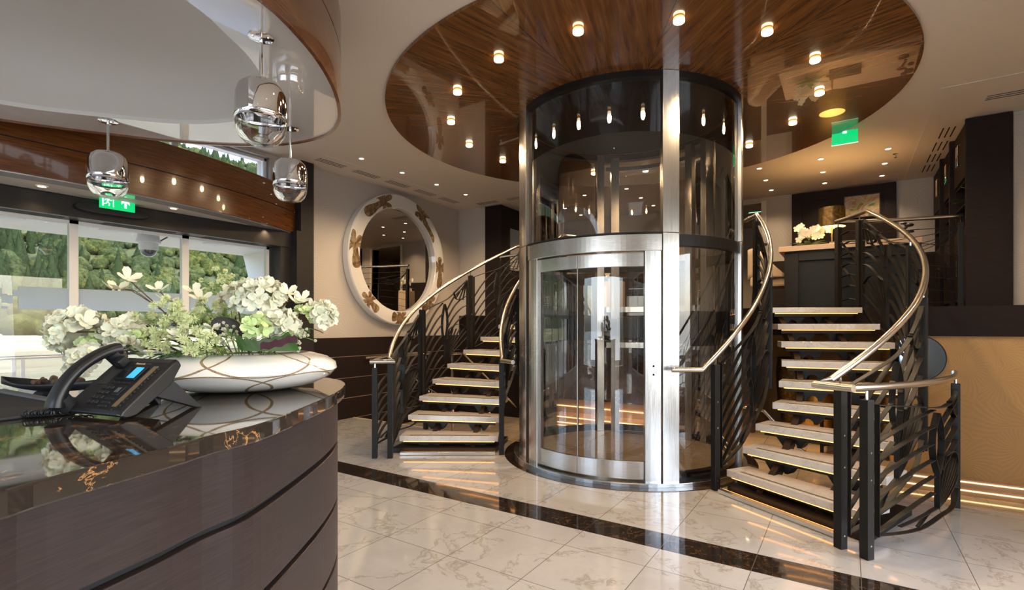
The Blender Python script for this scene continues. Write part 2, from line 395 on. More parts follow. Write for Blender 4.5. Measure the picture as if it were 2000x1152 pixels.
def struct(o, label=None):
    o['kind'] = 'structure'
    if label: o['label'] = label
    return o
def dup(root, loc, rz=None, label=None, group=None):
    r = root.copy(); COL.objects.link(r); r.location = loc
    if rz is not None: r.rotation_euler = (0, 0, rz)
    if label: r['label'] = label
    if group: r['group'] = group
    def rec(a, bb):
        for ch in list(a.children):
            if ch.type == 'LIGHT': continue
            c = ch.copy(); COL.objects.link(c); c.parent = bb; rec(ch, c)
    rec(root, r); return r
def smooth_path(P, n=8, closed=False):
    P = [Vector(p) for p in P]; out = []; m = len(P)
    g = (lambda i: P[i % m]) if closed else (lambda i: P[min(max(i, 0), m - 1)])
    for i in range(m if closed else m - 1):
        a, b_, c, d = g(i - 1), g(i), g(i + 1), g(i + 2)
        for k in range(n):
            t = k / n; out.append(.5 * ((2 * b_) + (c - a) * t + (2 * a - 5 * b_ + 4 * c - d) * t * t + (3 * b_ - a - 3 * c + d) * t ** 3))
    if not closed: out.append(P[-1])
    return out

# ================================================================ THE SETTING
XR = 2 * CA - WL                # right wall face
struct(MB().span(WL - .3, XR + .3, -4.6, 3.043, -.3, 0).build('floor', 'floor_near'))
struct(MB().span(WL - .3, XR + .3, 3.043, 3.287, -.3, 0).build('trim_1', 'dark_marble'), 'dark marble band laid across the pale floor')
struct(MB().span(WL - .3, XR + .3, 3.287, 5.0, -.3, 0).build('floor', 'floor_far'))
struct(MB().span(WL - .3, XR + .3, 4.975, 5.012, -.02, .004).build('trim_2', 'top_stone'), 'brown nosing where the floor steps down')
struct(MB().span(WL - .3, XR + .3, 5.0, 9.6, -.6, LOW).build('floor', 'floor_low'))
struct(MB().arc((CA, CW), 0, 1.262, 0, 360, LOW, .003, 72).build('trim_3', 'dark_marble'), 'dark marble ring round the foot of the lift')
struct(MB().span(WL - .4, XR + .4, -4.8, 12.6, CEIL, CEIL + .15).build('ceiling', 'plaster'))
# left wall: window stretch, then mirror stretch
m = MB().span(WL - .3, WL, -4.6, 4.0, -.3, .30).span(WL - .3, WL, -4.6, 4.0, 2.55, 3.02).span(WL - .3, WL, 3.72, 7.6, 3.02, CEIL)
m.span(WL - .3, WL, -4.6, 3.72, 3.44, CEIL)
m.span(WL - .3, WL, 4.0, 7.6, -.6, 3.02)
struct(m.build('wall_left', 'wallpaper'))
m = MB().span(WL - .3, WL + .015, -4.6, 4.0, 2.35, 2.535); struct(m.build('trim_4', 'header_black'), 'dark header over the windows')
struct(MB().span(WL - .01, WL + .13, 4.0, 4.25, -.0, 2.56).span(WL - .01, WL + .13, 4.06, 4.25, 2.56, CEIL).span(WL - .3, WL, 3.86, 4.0, .3, 2.35).build('trim_5', 'header_black'), 'dark pillar casing beside the windows')
m = MB()
for z0, z1 in ((.0, .29), (.30, .58), (.59, .887), (.897, 1.165)): m.span(WL, WL + .03, 4.25, 7.45, z0, z1)
m.span(WL, WL + .03, 5.0, 7.45, -.25, -.01)
m.span(WL, WL + .022, 4.25, 7.45, -.25, 1.16, 1)
struct(m.build('baseboard_left', ['dark_oak', 'pale_line']), 'dark panelling with thin pale lines below the mirror')
# air gratings in the header underside
for k in range(8):
    w0 = 3.3 - .95 * k; m = MB(); nn_ = ['rightmost', 'second from the right', 'third from the right', 'fourth from the right', 'fifth from the right', 'sixth from the right', 'seventh from the right', 'eighth from the right'][k]
    for j in range(9): m.span(WL - .19 + .015 * j, WL - .182 + .015 * j, w0 - .32, w0 + .32, 2.346, 2.352)
    tag(m.build('window_vent', 'stone_grey'), 'slotted air grating under the dark window header, ' + nn_, 'vent', 'air gratings under the window header')
# windows
ws = [3.83 - 1.0 * k for k in range(9)]
for k in range(8):
    w1, w0 = ws[k], ws[k + 1]; m = MB(); a = WL - .24
    m.span(a - .03, a + .03, w0, w0 + .035, .30, 2.35).span(a - .03, a + .03, w1 - .035, w1, .30, 2.35).span(a - .03, a + .03, w0, w1, .30, .34).span(a - .03, a + .03, w0, w1, 2.32, 2.35)
    fr = struct(m.build('window_%d' % (k + 1), 'white_paint'))
    struct(MB().span(a - .004, a + .004, w0 + .035, w1 - .035, .34, 2.32).build('pane', 'window_glass', fr))
    # frosted band with cut-out plant shapes
    if k < 5:
        z0, z1 = 1.485, 1.695; m = MB()
        if k in (2,):
            # stems and leaf shapes left clear: band built from pieces round them
            n = 26
            for i in range(n):
                u0 = w0 + .035 + (w1 - w0 - .07) * i / n; u1 = w0 + .035 + (w1 - w0 - .07) * (i + 1) / n; t = (i + .5) / n
                lo, hi = z0, z1
                if .30 < t < .60: hi = z1 - .02 - .07 * abs(math.sin(t * 26)); lo = hi - .03 - .05 * abs(math.sin(t * 13 + 1))
                if lo > z0 + .001 or hi < z1:
                    m.span(a + .006, a + .007, u0, u1, lo, hi)
                    if .36 < t < .42 or .5 < t < .54: m.span(a + .006, a + .007, u0, u1, z0, lo - .03)
                else: m.span(a + .006, a + .007, u0, u1, z0, z1)
        else: m.span(a + .006, a + .007, w0 + .035, w1 - .035, z0, z1)
        struct(m.build('frosted_band', 'frosted', fr), 'frosted white band on the pane')
# clerestory lights above the curved band
for k in range(7):
    w1 = 3.72 - 1.05 * k; w0 = w1 - 1.05; a = WL - .12; m = MB()
    m.span(a - .03, a + .03, w0, w0 + .03, 3.02, 3.44).span(a - .03, a + .03, w1 - .03, w1, 3.02, 3.44).span(a - .03, a + .03, w0, w1, 3.02, 3.05).span(a - .03, a + .03, w0, w1, 3.41, 3.44)
    fr = struct(m.build('window_%d' % (k + 9), 'white_paint')); struct(MB().span(a - .004, a + .004, w0 + .03, w1 - .03, 3.05, 3.41).build('pane', 'window_glass', fr))
# right wall with its windows (they light the lobby from the side), rear wall
m = MB().span(XR, XR + .3, -4.6, 7.6, -.6, .3).span(XR, XR + .3, -4.6, 7.6, 2.45, CEIL).span(XR, XR + .3, 4.2, 7.6, .3, 2.45).span(XR, XR + .3, -4.6, -3.2, .3, 2.45)
struct(m.build('wall_right', 'wallpaper'))
for k in range(5):
    w1 = 4.2 - 1.48 * k; w0 = w1 - 1.48; a = XR + .2
    m = MB().span(a - .03, a + .03, w0, w0 + .04, .3, 2.45).span(a - .03, a + .03, w1 - .04, w1, .3, 2.45).span(a - .03, a + .03, w0, w1, .3, .34).span(a - .03, a + .03, w0, w1, 2.41, 2.45)
    fr = struct(m.build('window_%d' % (k + 16), 'white_paint')); struct(MB().span(a - .004, a + .004, w0 + .04, w1 - .04, .34, 2.41).build('pane', 'window_glass', fr))
struct(MB().span(WL - .3, XR + .3, -4.8, -4.6, -.3, .3).span(WL - .3, XR + .3, -4.8, -4.6, 2.6, CEIL).span(WL - .3, -5.2, -4.8, -4.6, .3, 2.6).span(1.4, XR + .3, -4.8, -4.6, .3, 2.6).build('wall_rear', 'plaster'))
# upper deck slab with the well round the lift and the two stair heads
def PS(sg, r, th, z): return Vector((CA + sg * r * math.cos(R(th)), CW + r * math.sin(R(th)), z))
pr = [(XR + .3, WE), (.30, WE)] + [tuple(PS(1, 2.42, 33.5, 0))[:2], tuple(PS(1, 1.36, 33.5, 0))[:2]]
arc_ = [tuple(PS(1, 1.33, t, 0))[:2] for t in range(36, 145, 6)]
pl = [tuple(PS(-1, 1.36, 33.5, 0))[:2], tuple(PS(-1, 2.42, 33.5, 0))[:2], (-4.25, WE), (-4.75, 7.0), (-5.25, 7.45), (WL, 7.45)]
poly = pr + arc_ + pl + [(WL, 9.6), (XR + .3, 9.6)]
struct(MB().prism(poly, 1.235, DECK).build('floor', 'dark_oak'), 'upper deck slab with dark fascia')
# walls of the upper deck
struct(MB().span(WL, -5.45, 7.45, 7.65, 1.235, CEIL).build('wall_back', 'wallpaper'))
struct(MB().span(WL, -4.6, 7.45, 7.65, -.6, 1.235).build('baseboard_back', 'dark_oak'), 'dark panelling under the deck at the left')
struct(MB().span(1.40, XR + .3, 7.06, 7.26, DECK, CEIL).build('wall_back', 'wallpaper'))
m = MB().span(-5.6, -2.35, 9.5, 9.7, 2.40, CEIL).span(-1.2, 1.6, 9.5, 9.7, 2.40, CEIL).span(-2.35, -1.2, 9.5, 9.7, 3.40, CEIL)
struct(m.build('wall_back', 'wallpaper'))
struct(MB().span(-5.6, -2.35, 9.48, 9.7, DECK, 2.40).span(-1.2, 1.6, 9.48, 9.7, DECK, 2.40).build('baseboard_back', 'dark_oak'), 'dark panelling below the wallpaper of the upper deck')
struct(MB().span(-1.2, -1.12, 9.46, 9.72, DECK, 3.42).span(-2.43, -2.35, 9.46, 9.72, DECK, 3.42).build('trim_6', 'plaster_cream'), 'pale casing of the corridor opening')
struct(MB().span(-4.2, 1.0, 12.3, 12.5, DECK, CEIL).span(-4.2, -4.0, 9.7, 12.3, DECK, CEIL).span(.8, 1.0, 9.7, 12.3, DECK, CEIL).build('wall_corridor', 'plaster'))
struct(MB().span(-4.2, 1.0, 9.6, 12.5, DECK - .2, DECK).build('floor', 'dark_oak'))
struct(MB().span(-5.66, -5.46, 7.65, 9.6, DECK, CEIL).build('wall_left', 'wallpaper'))
struct(MB().span(1.40, 1.6, 7.26, 9.6, DECK, CEIL).build('wall_right', 'wallpaper'))
# lower lobby under the deck
struct(MB().span(.42, XR + .3, WE + .02, WE + .2, LOW, 1.235).build('wall_right', 'wallpaper_gold'))
struct(MB().span(WL - .3, XR + .3, 9.4, 9.6, LOW, 1.3).build('wall_back', 'wallpaper_gold'))
struct(MB().span(.42, .6, WE + .2, 9.4, LOW, 1.235).build('wall_right', 'wallpaper_gold'))
struct(MB().span(-4.4, -1.15, 8.3, 8.42, LOW, 1.235).build('wall_back', 'screen_pattern'), 'dark brown patterned screen wall under the deck')
struct(MB().span(WL - .3, WL, 7.6, 9.6, -.6, CEIL).build('wall_left', 'plaster'))
# veneered disc over the lift
struct(MB().arc((CA, CW), 1.0, 2.442, 0, 360, DISC, CEIL, 128).build('trim_7', 'walnut_disc', bevel=.002), 'lacquered walnut disc in the ceiling round the lift')
struct(MB().arc((CA, CW), 0, 1.02, 0, 360, DISC + .008, CEIL, 64).build('trim_8', 'dark_gap'), 'dark soffit of the lift shaft')
# ceiling trims: thin pale beads where the ceiling steps
struct(MB().span(WL + .55, WL + .558, 4.1, 8.2, CEIL - .004, CEIL).span(WL, -3.9, 8.2, 8.208, CEIL - .004, CEIL).span(XR - 1.46, XR - 1.452, 6.0, 9.5, CEIL - .004, CEIL).span(XR - 1.46, XR, 6.0, 6.008, CEIL - .004, CEIL).build('trim_9', 'white_paint'))
# curved walnut band hung before the windows, with its soffit
BC = (-10.66, 1.70); BR = 5.18
m = MB().arc(BC, BR - .035, BR, -55, 30.4, 2.55, 2.815, 64).arc(BC, BR - .035, BR, -55, 30.4, 2.825, 3.10, 64).arc(BC, BR - .03, BR - .006, -55, 30.4, 2.6, 3.0, 64, 1)
struct(m.build('trim_10', ['walnut_band', 'dark_gap'], smooth=True), 'curved lacquered walnut band above the windows')
pts = [(BC[0] + (BR - .035) * math.cos(R(t)), BC[1] + (BR - .035) * math.sin(R(t))) for t in np.linspace(-50, 29, 40)]
struct(MB().prism([(WL, pts[0][1])] + pts + [(WL, pts[-1][1])], 2.552, 2.60).build('ceiling', 'plaster_cream'), 'cream soffit over the windows')
for t0 in (0,):
    struct(MB().arc(BC, BR - .21, BR - .036, -50, 27.5, 2.545, 2.553, 60).build('trim_11', 'gloss_white'), 'glossy white strip along the soffit')
# canopy ring over the reception desk
OUT = [(-2.29, 1.36), (-2.37, 1.56), (-2.52, 1.82), (-2.74, 2.10), (-2.98, 2.33), (-3.21, 2.49), (-3.5, 2.585), (-3.89, 2.53), (-4.29, 2.31), (-4.69, 1.88), (-5.19, 1.09), (-5.45, .3), (-5.5, -.7), (-5.2, -1.9), (-4.4, -2.9), (-3.4, -3.1), (-2.5, -2.4), (-2.1, -1.4), (-1.98, -.3), (-2.08, .6)]
INN = [(-2.58, 1.17), (-2.70, 1.41), (-2.85, 1.64), (-3.10, 1.88), (-3.38, 2.03), (-3.66, 2.07), (-3.91, 2.02), (-4.20, 1.85), (-4.51, 1.51), (-4.85, 1.02), (-5.05, .3), (-5.08, -.7), (-4.8, -1.75), (-4.15, -2.55), (-3.4, -2.7), (-2.75, -2.1), (-2.42, -1.2), (-2.33, -.3), (-2.42, .5)]
so_ = [tuple(p)[:2] for p in smooth_path([(x, y, 0) for x, y in OUT], 8, True)]
si_ = [tuple(p)[:2] for p in smooth_path([(x, y, 0) for x, y in INN], 8, True)]
def resample(P, n):
    P = [Vector((x, y, 0)) for x, y in P]; P.append(P[0]); d = [0]
    for i in range(1, len(P)): d.append(d[-1] + (P[i] - P[i - 1]).length)
    out = []; j = 0
    for k in range(n):
        t = d[-1] * k / n
        while d[j + 1] < t: j += 1
        out.append(P[j].lerp(P[j + 1], (t - d[j]) / (d[j + 1] - d[j])))
    return out
NR = 160; ro, ri = resample(so_, NR), resample(si_, NR)
RZ = 2.85
m = MB()
m.add([(p.x, p.y, RZ) for p in ro] + [(p.x, p.y, RZ) for p in ri] + [(p.x, p.y, RZ + .03) for p in ri] + [(p.x, p.y, RZ + .03) for p in ro],
      [(i + a * NR, (i + 1) % NR + a * NR, (i + 1) % NR + ((a + 1) % 4) * NR, i + ((a + 1) % 4) * NR) for a in range(4) for i in range(NR)])
struct(m.build('trim_12', 'gloss_white', smooth=30), 'glossy white underside of the oval canopy')
def offs(P, d):
    out = []
    for i in range(len(P)):
        t = (P[(i + 1) % len(P)] - P[i - 1]).normalized(); out.append(P[i] + Vector((t.y, -t.x, 0)) * d)
    return out
sgn = 1 if (offs(ro, .1)[0] - Vector((-3.7, 0, 0))).length > (ro[0] - Vector((-3.7, 0, 0))).length else -1
def wallring(P, d0, d1, z0, z1, mb, mi=0):
    A, B_ = offs(P, sgn * d0), offs(P, sgn * d1); n = len(P)
    mb.add([(p.x, p.y, z0) for p in A] + [(p.x, p.y, z0) for p in B_] + [(p.x, p.y, z1) for p in B_] + [(p.x, p.y, z1) for p in A],
           [(i + a * n, (i + 1) % n + a * n, (i + 1) % n + ((a + 1) % 4) * n, i + ((a + 1) % 4) * n) for a in range(4) for i in range(n)], mi)
m = MB(); wallring(ro, 0, .022, RZ - .012, 3.205, m); wallring(ro, 0, .022, 3.215, CEIL, m); wallring(ro, .0, .012, 3.0, 3.4, m, 1)
struct(m.build('trim_13', ['walnut_band', 'dark_gap'], smooth=30), 'lacquered walnut fascia of the oval canopy')
cx_, cy_ = sum(p.x for p in ri) / NR, sum(p.y for p in ri) / NR; m = MB(); prof = [(1.0, RZ + .03), (1.0, 3.02), (.985, 3.12), (.94, 3.22), (.86, 3.31), (.72, 3.38), (.5, 3.43), (.25, 3.45), (0.001, 3.455)]
vs = [(cx_ + (p.x - cx_) * k, cy_ + (p.y - cy_) * k, z) for k, z in prof for p in ri]
m.add(vs, [(j * NR + i, j * NR + (i + 1) % NR, (j + 1) * NR + (i + 1) % NR, (j + 1) * NR + i) for j in range(len(prof) - 1) for i in range(NR)])
struct(m.build('ceiling', 'grey_dome', smooth=80), 'matt grey dome inside the oval canopy')

# ---------------------------------------------------------------- outside, beyond the left windows
struct(MB().span(-8.05, WL - .3, -8, 4.6, 2.45, 2.62).build('ceiling', 'white_ext'), 'white overhang outside the windows')
struct(MB().span(-7.6, WL - .3, -8, 6, -.3, -.02).build('floor', 'white_ext'), 'outer deck')
m = MB().extr([(-6.35, 4.45, 2.46), (-8.0, 4.45, 2.46), (-7.6, 4.45, 1.5), (-7.3, 4.45, 1.0), (-7.2, 4.45, -.05), (-6.35, 4.45, -.05)], (0, .12, 0))
tag(m.build('bulkhead', 'white_ext', bevel=.01), 'white slanted bulkhead outside at the right end of the windows', 'bulkhead')
t = thing('deck_railing', (-7.3, 0, 0), 'steel railing of the outer deck before the river', 'railing')
MB().tube([(-7.3, -7, 1.0), (-7.3, 4.4, 1.0)], .022).build('top_rail', 'rail_steel', t, smooth=True)
m = MB()
for z in (.3, .5, .7): m.tube([(-7.3, -7, z), (-7.3, 4.4, z)], .004, 6)
m.build('wire', 'rail_steel', t)
for k in range(8): MB().span(-7.31, -7.29, 2.97 - 1.35 * k, 3.0 - 1.35 * k, 0, .99).span(-7.31, -7.29, 3.04 - 1.35 * k, 3.07 - 1.35 * k, 0, .99).build('post', 'white_paint', t)
p = atD(290, 470, 6.13); t = thing('dome_camera', (p.x, p.y, 2.45), 'white dome surveillance camera under the overhang outside', 'camera')
MB().lathe([(.11, -.0), (.11, -.06), (.125, -.10), (.125, -.12), (.1, -.13), (.1, -.19), (.09, -.215)], t.location).build('housing', 'white_paint', t, smooth=True)
MB().lathe([(.085, -.20), (.085, -.225), (.07, -.262), (.04, -.285), (0.001, -.292)], t.location).build('dome', 'camera_clear', t, smooth=True)
MB().tube([p + Vector((.03, .1, 0)), p + Vector((.12, .15, .05)), (p.x + .14, p.y + .16, 2.44)], .008, 6).build('cable', 'stone_grey', t)
for i, (px, d) in enumerate(((18, 5.2), (225, 6.0), (415, 7.0))):
    p = atD(px, 450, d); tag(MB().lathe([(.14, 0), (.14, -.012), (.1, -.02), (.001, -.02)], (-7.2, p.y, 2.45), 24).build('outdoor_lamp', 'white_paint', smooth=True), 'round flat lamp under the white overhang outside, ' + ('leftmost', 'middle', 'rightmost')[i], 'lamp', 'lamps under the overhang')
struct(MB().add([(-7.7, -300, -2), (-7.7, 900, -2), (-92, 900, -2), (-92, -300, -2)], [(0, 1, 2, 3)]).build('water', 'river'), 'brown river')
rn = random.Random(3)
def hgt(a, w_):
    t = min(max((-a - 185) / 230, 0), 1); t = t * t * (3 - 2 * t)
    return -1.2 + .012 * max(0, -a - 90) + t * (128 + 14 * noise.noise(Vector((a * .008, w_ * .008, 0)))) + 7 * t * noise.noise(Vector((a * .03, w_ * .03, 3)))
m = MB().grid(lambda u, v: (-92 - u * 98, -250 + v * 1100, hgt(-92 - u * 98, -250 + v * 1100) - (1.0 if u == 0 else 0)), 12, 40)
struct(m.build('ground', 'bank', smooth=True), 'pale meadow on the far bank')
m = MB().grid(lambda u, v: (-190 - u * 330, -250 + v * 1100, hgt(-190 - u * 330, -250 + v * 1100)), 40, 90)
struct(m.build('ground', 'hill_ground', smooth=True), 'steep hillside')
def crown(seed, sub=2, tall=1.0):
    bm = bmesh.new(); bmesh.ops.create_icosphere(bm, subdivisions=sub, radius=1)
    for v in bm.verts:
        d = 1 + .36 * noise.noise(v.co * 1.7 + Vector((seed * 9, 0, 0))) + .34 * noise.noise(v.co * 4.2 + Vector((0, seed * 5, 0)))
        v.co = Vector((v.co.x * d, v.co.y * d, (v.co.z * d) * tall))
        if tall > 1.3: k = max(.12, 1 - (v.co.z + tall) / (2.1 * tall)); v.co.x *= k * 1.3; v.co.y *= k * 1.3
    V_ = np.array([v.co[:] for v in bm.verts]); F_ = np.array([[v.index for v in f.verts] for f in bm.faces]); bm.free(); return V_, F_
cr = [crown(i) for i in range(4)] + [crown(9, 2, 2.0)]; crl = [crown(i, 1) for i in range(4)] + [crown(9, 1, 2.0)]
trees = []
while len(trees) < 9500:
    a = -rn.uniform(196, 430); w_ = rn.uniform(-40, 460)
    ang = math.atan2(w_, -a)
    if not -.15 < ang < .95: continue
    con = noise.noise(Vector((a * .012, w_ * .012, 5))) > .18
    trees.append((a, w_, rn.uniform(1.6, 3.5), 4 if (con and rn.random() < .7) or rn.random() < .06 else rn.randrange(4)))
trees.sort(key=lambda q: math.hypot(q[0], q[1]))
vis = [t for t in trees if .27 < math.atan2(t[1], -t[0]) < .62 or True]
protos = []
for i, (V_, F_) in enumerate(cr):
    me = bpy.data.meshes.new('tree'); me.from_pydata((V_ + [0, 0, .8]).tolist(), [], F_.tolist()); me.materials.append(MT['foliage_dark' if i == 4 else 'foliage'])
    me.polygons.foreach_set('use_smooth', [True] * len(F_)); protos.append(me)
near, far = trees[:220], trees[220:]
for a, w_, r, k in near:
    o = bpy.data.objects.new('tree', protos[k]); COL.objects.link(o); o.location = (a, w_, hgt(a, w_)); o.scale = (r, r, r * (1.6 if k == 4 else 1)); o.rotation_euler = (0, 0, rn.uniform(0, 6))
    tag(o, ('dark conical tree' if k == 4 else 'round leafy tree') + ' among others at the foot of the wooded hillside', 'tree', ('dark conical' if k == 4 else 'round leafy') + ' trees along the foot of the hillside')
VV, FF, MI = [], [], []; off = 0
for a, w_, r, k in far:
    V_, F_ = (cr if a > -290 else crl)[k]; th = rn.uniform(0, 6); c_, s_ = math.cos(th), math.sin(th)
    Q = V_ * [r, r, r * (1.5 if k == 4 else 1.0)]; Q = np.c_[Q[:, 0] * c_ - Q[:, 1] * s_ + a, Q[:, 0] * s_ + Q[:, 1] * c_ + w_, Q[:, 2] + hgt(a, w_) + r * .7]
    VV.append(Q); FF.append(F_ + off); MI += [1 if k == 4 else 0] * len(F_); off += len(V_)
VV = np.concatenate(VV); FF = np.concatenate(FF)
me = bpy.data.meshes.new('forest'); me.vertices.add(len(VV)); me.vertices.foreach_set('co', VV.ravel()); me.loops.add(FF.size); me.polygons.add(len(FF))
me.loops.foreach_set('vertex_index', FF.ravel().astype(np.int32)); me.polygons.foreach_set('loop_start', np.arange(0, FF.size, 3, dtype=np.int32)); me.polygons.foreach_set('loop_total', np.full(len(FF), 3, dtype=np.int32))
me.materials.append(MT['foliage']); me.materials.append(MT['foliage_dark']); me.polygons.foreach_set('material_index', np.array(MI, dtype=np.int32)); me.polygons.foreach_set('use_smooth', [True] * len(FF)); me.update()
o = bpy.data.objects.new('forest', me); COL.objects.link(o); tag(o, 'dense mixed forest covering the hillside across the river', 'forest', kind='stuff')
for i, (px, dd, r, lb) in enumerate(((40, 105, 2.6, 'wide green bush on the far bank, leftmost'), (95, 105, 1.5, 'low green bush beside the widest one on the bank'), (205, 112, 1.6, 'small round bush on the bank beside the window post'), (150, 120, 1.3, 'lone small shrub in the pale meadow'))):
    p = atD(px, 650, dd); o = bpy.data.objects.new('bush', protos[i % 4]); COL.objects.link(o); o.location = (p.x, p.y, hgt(p.x, p.y) - .2); o.scale = (r * 1.4, r * 1.4, r)
    tag(o, lb, 'bush')

# ================================================================ THE LIFT
LC = (CA, CW)
lift = thing('glass_lift', (CA, CW, 0), 'round glass passenger lift in brushed steel standing between the two curved stairs', 'lift')
def sheet(c, r, a0, a1, z0, z1, n=40):
    return MB().grid(lambda u, v: (c[0] + r * math.cos(R(a0 + (a1 - a0) * u)), c[1] + r * math.sin(R(a0 + (a1 - a0) * u)), z0 + (z1 - z0) * v), n, 1)
GR = 1.10
for a0, a1 in ((-46, -3), (3, 49), (55, 125), (131, 177), (183, 224)): sheet(LC, GR, a0, a1, .06, DISC - .03).build('glass_panel', 'lift_glass', lift, smooth=True)
sheet(LC, GR, -126, -54, 2.11, DISC - .03).build('glass_panel', 'lift_glass', lift, smooth=True)
for th, hw, r0, r1 in ((-50, 3.6, 1.06, 1.135), (-130, 5.2, 1.06, 1.135), (0, 2.2, 1.05, 1.135), (180, 2.2, 1.05, 1.135), (52, 2.6, .99, 1.09), (128, 2.6, .99, 1.09)):
    m = MB().arc(LC, r0, r1, th - hw, th + hw, .03, 2.105, 4).arc(LC, r0, r1, th - hw, th + hw, 2.109, DISC, 4)
    m.build('column', 'steel', lift, bevel=.003)
for a0, a1 in ((-61, -54.2), (-122, -114.5)): MB().arc(LC, 1.05, 1.128, a0, a1, .03, 2.10, 3).build('door_jamb', 'steel', lift, bevel=.003)
MB().arc(LC, 1.02, 1.165, 0, 360, .0, .035, 96).build('base_ring', 'steel_h', lift, bevel=.004)
MB().arc(LC, 1.06, 1.14, -122, -54, 1.955, 2.095, 32).build('door_header', 'steel_h', lift, bevel=.004)
MB().arc(LC, 1.055, 1.12, -54, 238, 2.0, 2.10, 96).build('transom_ring', 'black_steel', lift, bevel=.003)
MB().arc(LC, 1.05, 1.145, -122, -54, 2.097, 2.11, 32).build('transom_ring', 'black_steel', lift)
MB().arc(LC, 1.04, 1.13, 0, 360, DISC - .055, DISC, 96).build('top_ring', 'black_steel', lift)
MB().arc(LC, 1.03, 1.1, -46, 224, .035, .10, 80).build('plinth_ring', 'black_steel', lift)
# sliding door: two curved leaves
for a0, a1, lb in ((-114.2, -91.2, 'narrow left door leaf'), (-91.0, -61.2, 'wide right door leaf')):
    sheet(LC, 1.085, a0 + .5, a1, .19, 1.86, 16).build('door_glass', 'door_glass', lift, smooth=True, label=lb)
    MB().arc(LC, 1.07, 1.10, a0, a1, 1.83, 1.945, 16).build('door_rail', 'steel_h', lift, bevel=.003)
    MB().arc(LC, 1.07, 1.10, a0, a1, .05, .20, 16).build('door_rail', 'steel_h', lift, bevel=.003)
MB().arc(LC, 1.068, 1.102, -114.6, -113.2, .05, 1.945, 2).build('door_stile', 'steel', lift)
MB().arc(LC, 1.078, 1.094, -91.25, -90.75, .2, 1.83, 2).build('door_stile', 'steel', lift)
for th in (-112, -64): p = PS(1, 1.103, th, .115); MB().lathe([(.011, -.004), (.011, .004)], (0, 0, 0), 14).box((0, 0, 0), (.004, .004, .004)).build('screw', 'chrome', lift).location = p - Vector((CA, CW, 0))
pn = MB().arc(LC, 1.127, 1.131, -59.9, -55.3, .80, 1.14, 3).build('button_plate', 'steel_h', lift)
for z in (1.0, .93):
    p = PS(1, 1.131, -57.6, z); nrm = Vector((math.cos(R(-57.6)), math.sin(R(-57.6)), 0))
    MB().tube([p, p + nrm * .006], .016, 16).build('button_ring', 'chrome', pn); MB().tube([p, p + nrm * .009], .010, 16).build('button', 'black_steel', pn)
# inside: car floor, guide posts and the steel frames of the upper landing door
MB().arc(LC, 0, 1.04, 0, 360, .012, .03, 64).build('car_floor', 'floor_low', lift)
for th in (118, 62): MB().arc(LC, .93, .99, th - 3, th + 3, .03, DISC - .06, 3).build('guide_post', 'steel', lift, bevel=.003)
for z0, z1 in ((1.06, 1.13), (1.50, 1.57), (3.25, 3.30)): MB().arc(LC, 1.0, 1.07, 56, 124, z0, z1, 20).build('landing_door_rail', 'steel_h', lift, bevel=.003)
m = MB().arc(LC, 1.02, 1.07, -40, 224, 1.16, 1.46, 60); m.build('landing_fascia', 'black_steel', lift)
for th in (98, 91): p = PS(1, 1.015, th, 1.32); MB().tube([p, p + Vector((0, -.012, 0))], .018, 16).build('fixing_disc', 'chrome', lift)
MB().arc(LC, .55, .62, 92, 118, 1.19, 1.44, 8).build('control_box', 'black_plastic', lift, bevel=.01)
for i, (px, lb) in enumerate(((1180, 'left'), (1480, 'right'))): pass

spot((CA, CW, DISC - .06), 75, (1, .62, .30), .05, 60, .5)  # added warm spot in the shaft, brightens the car floor; no fitting there
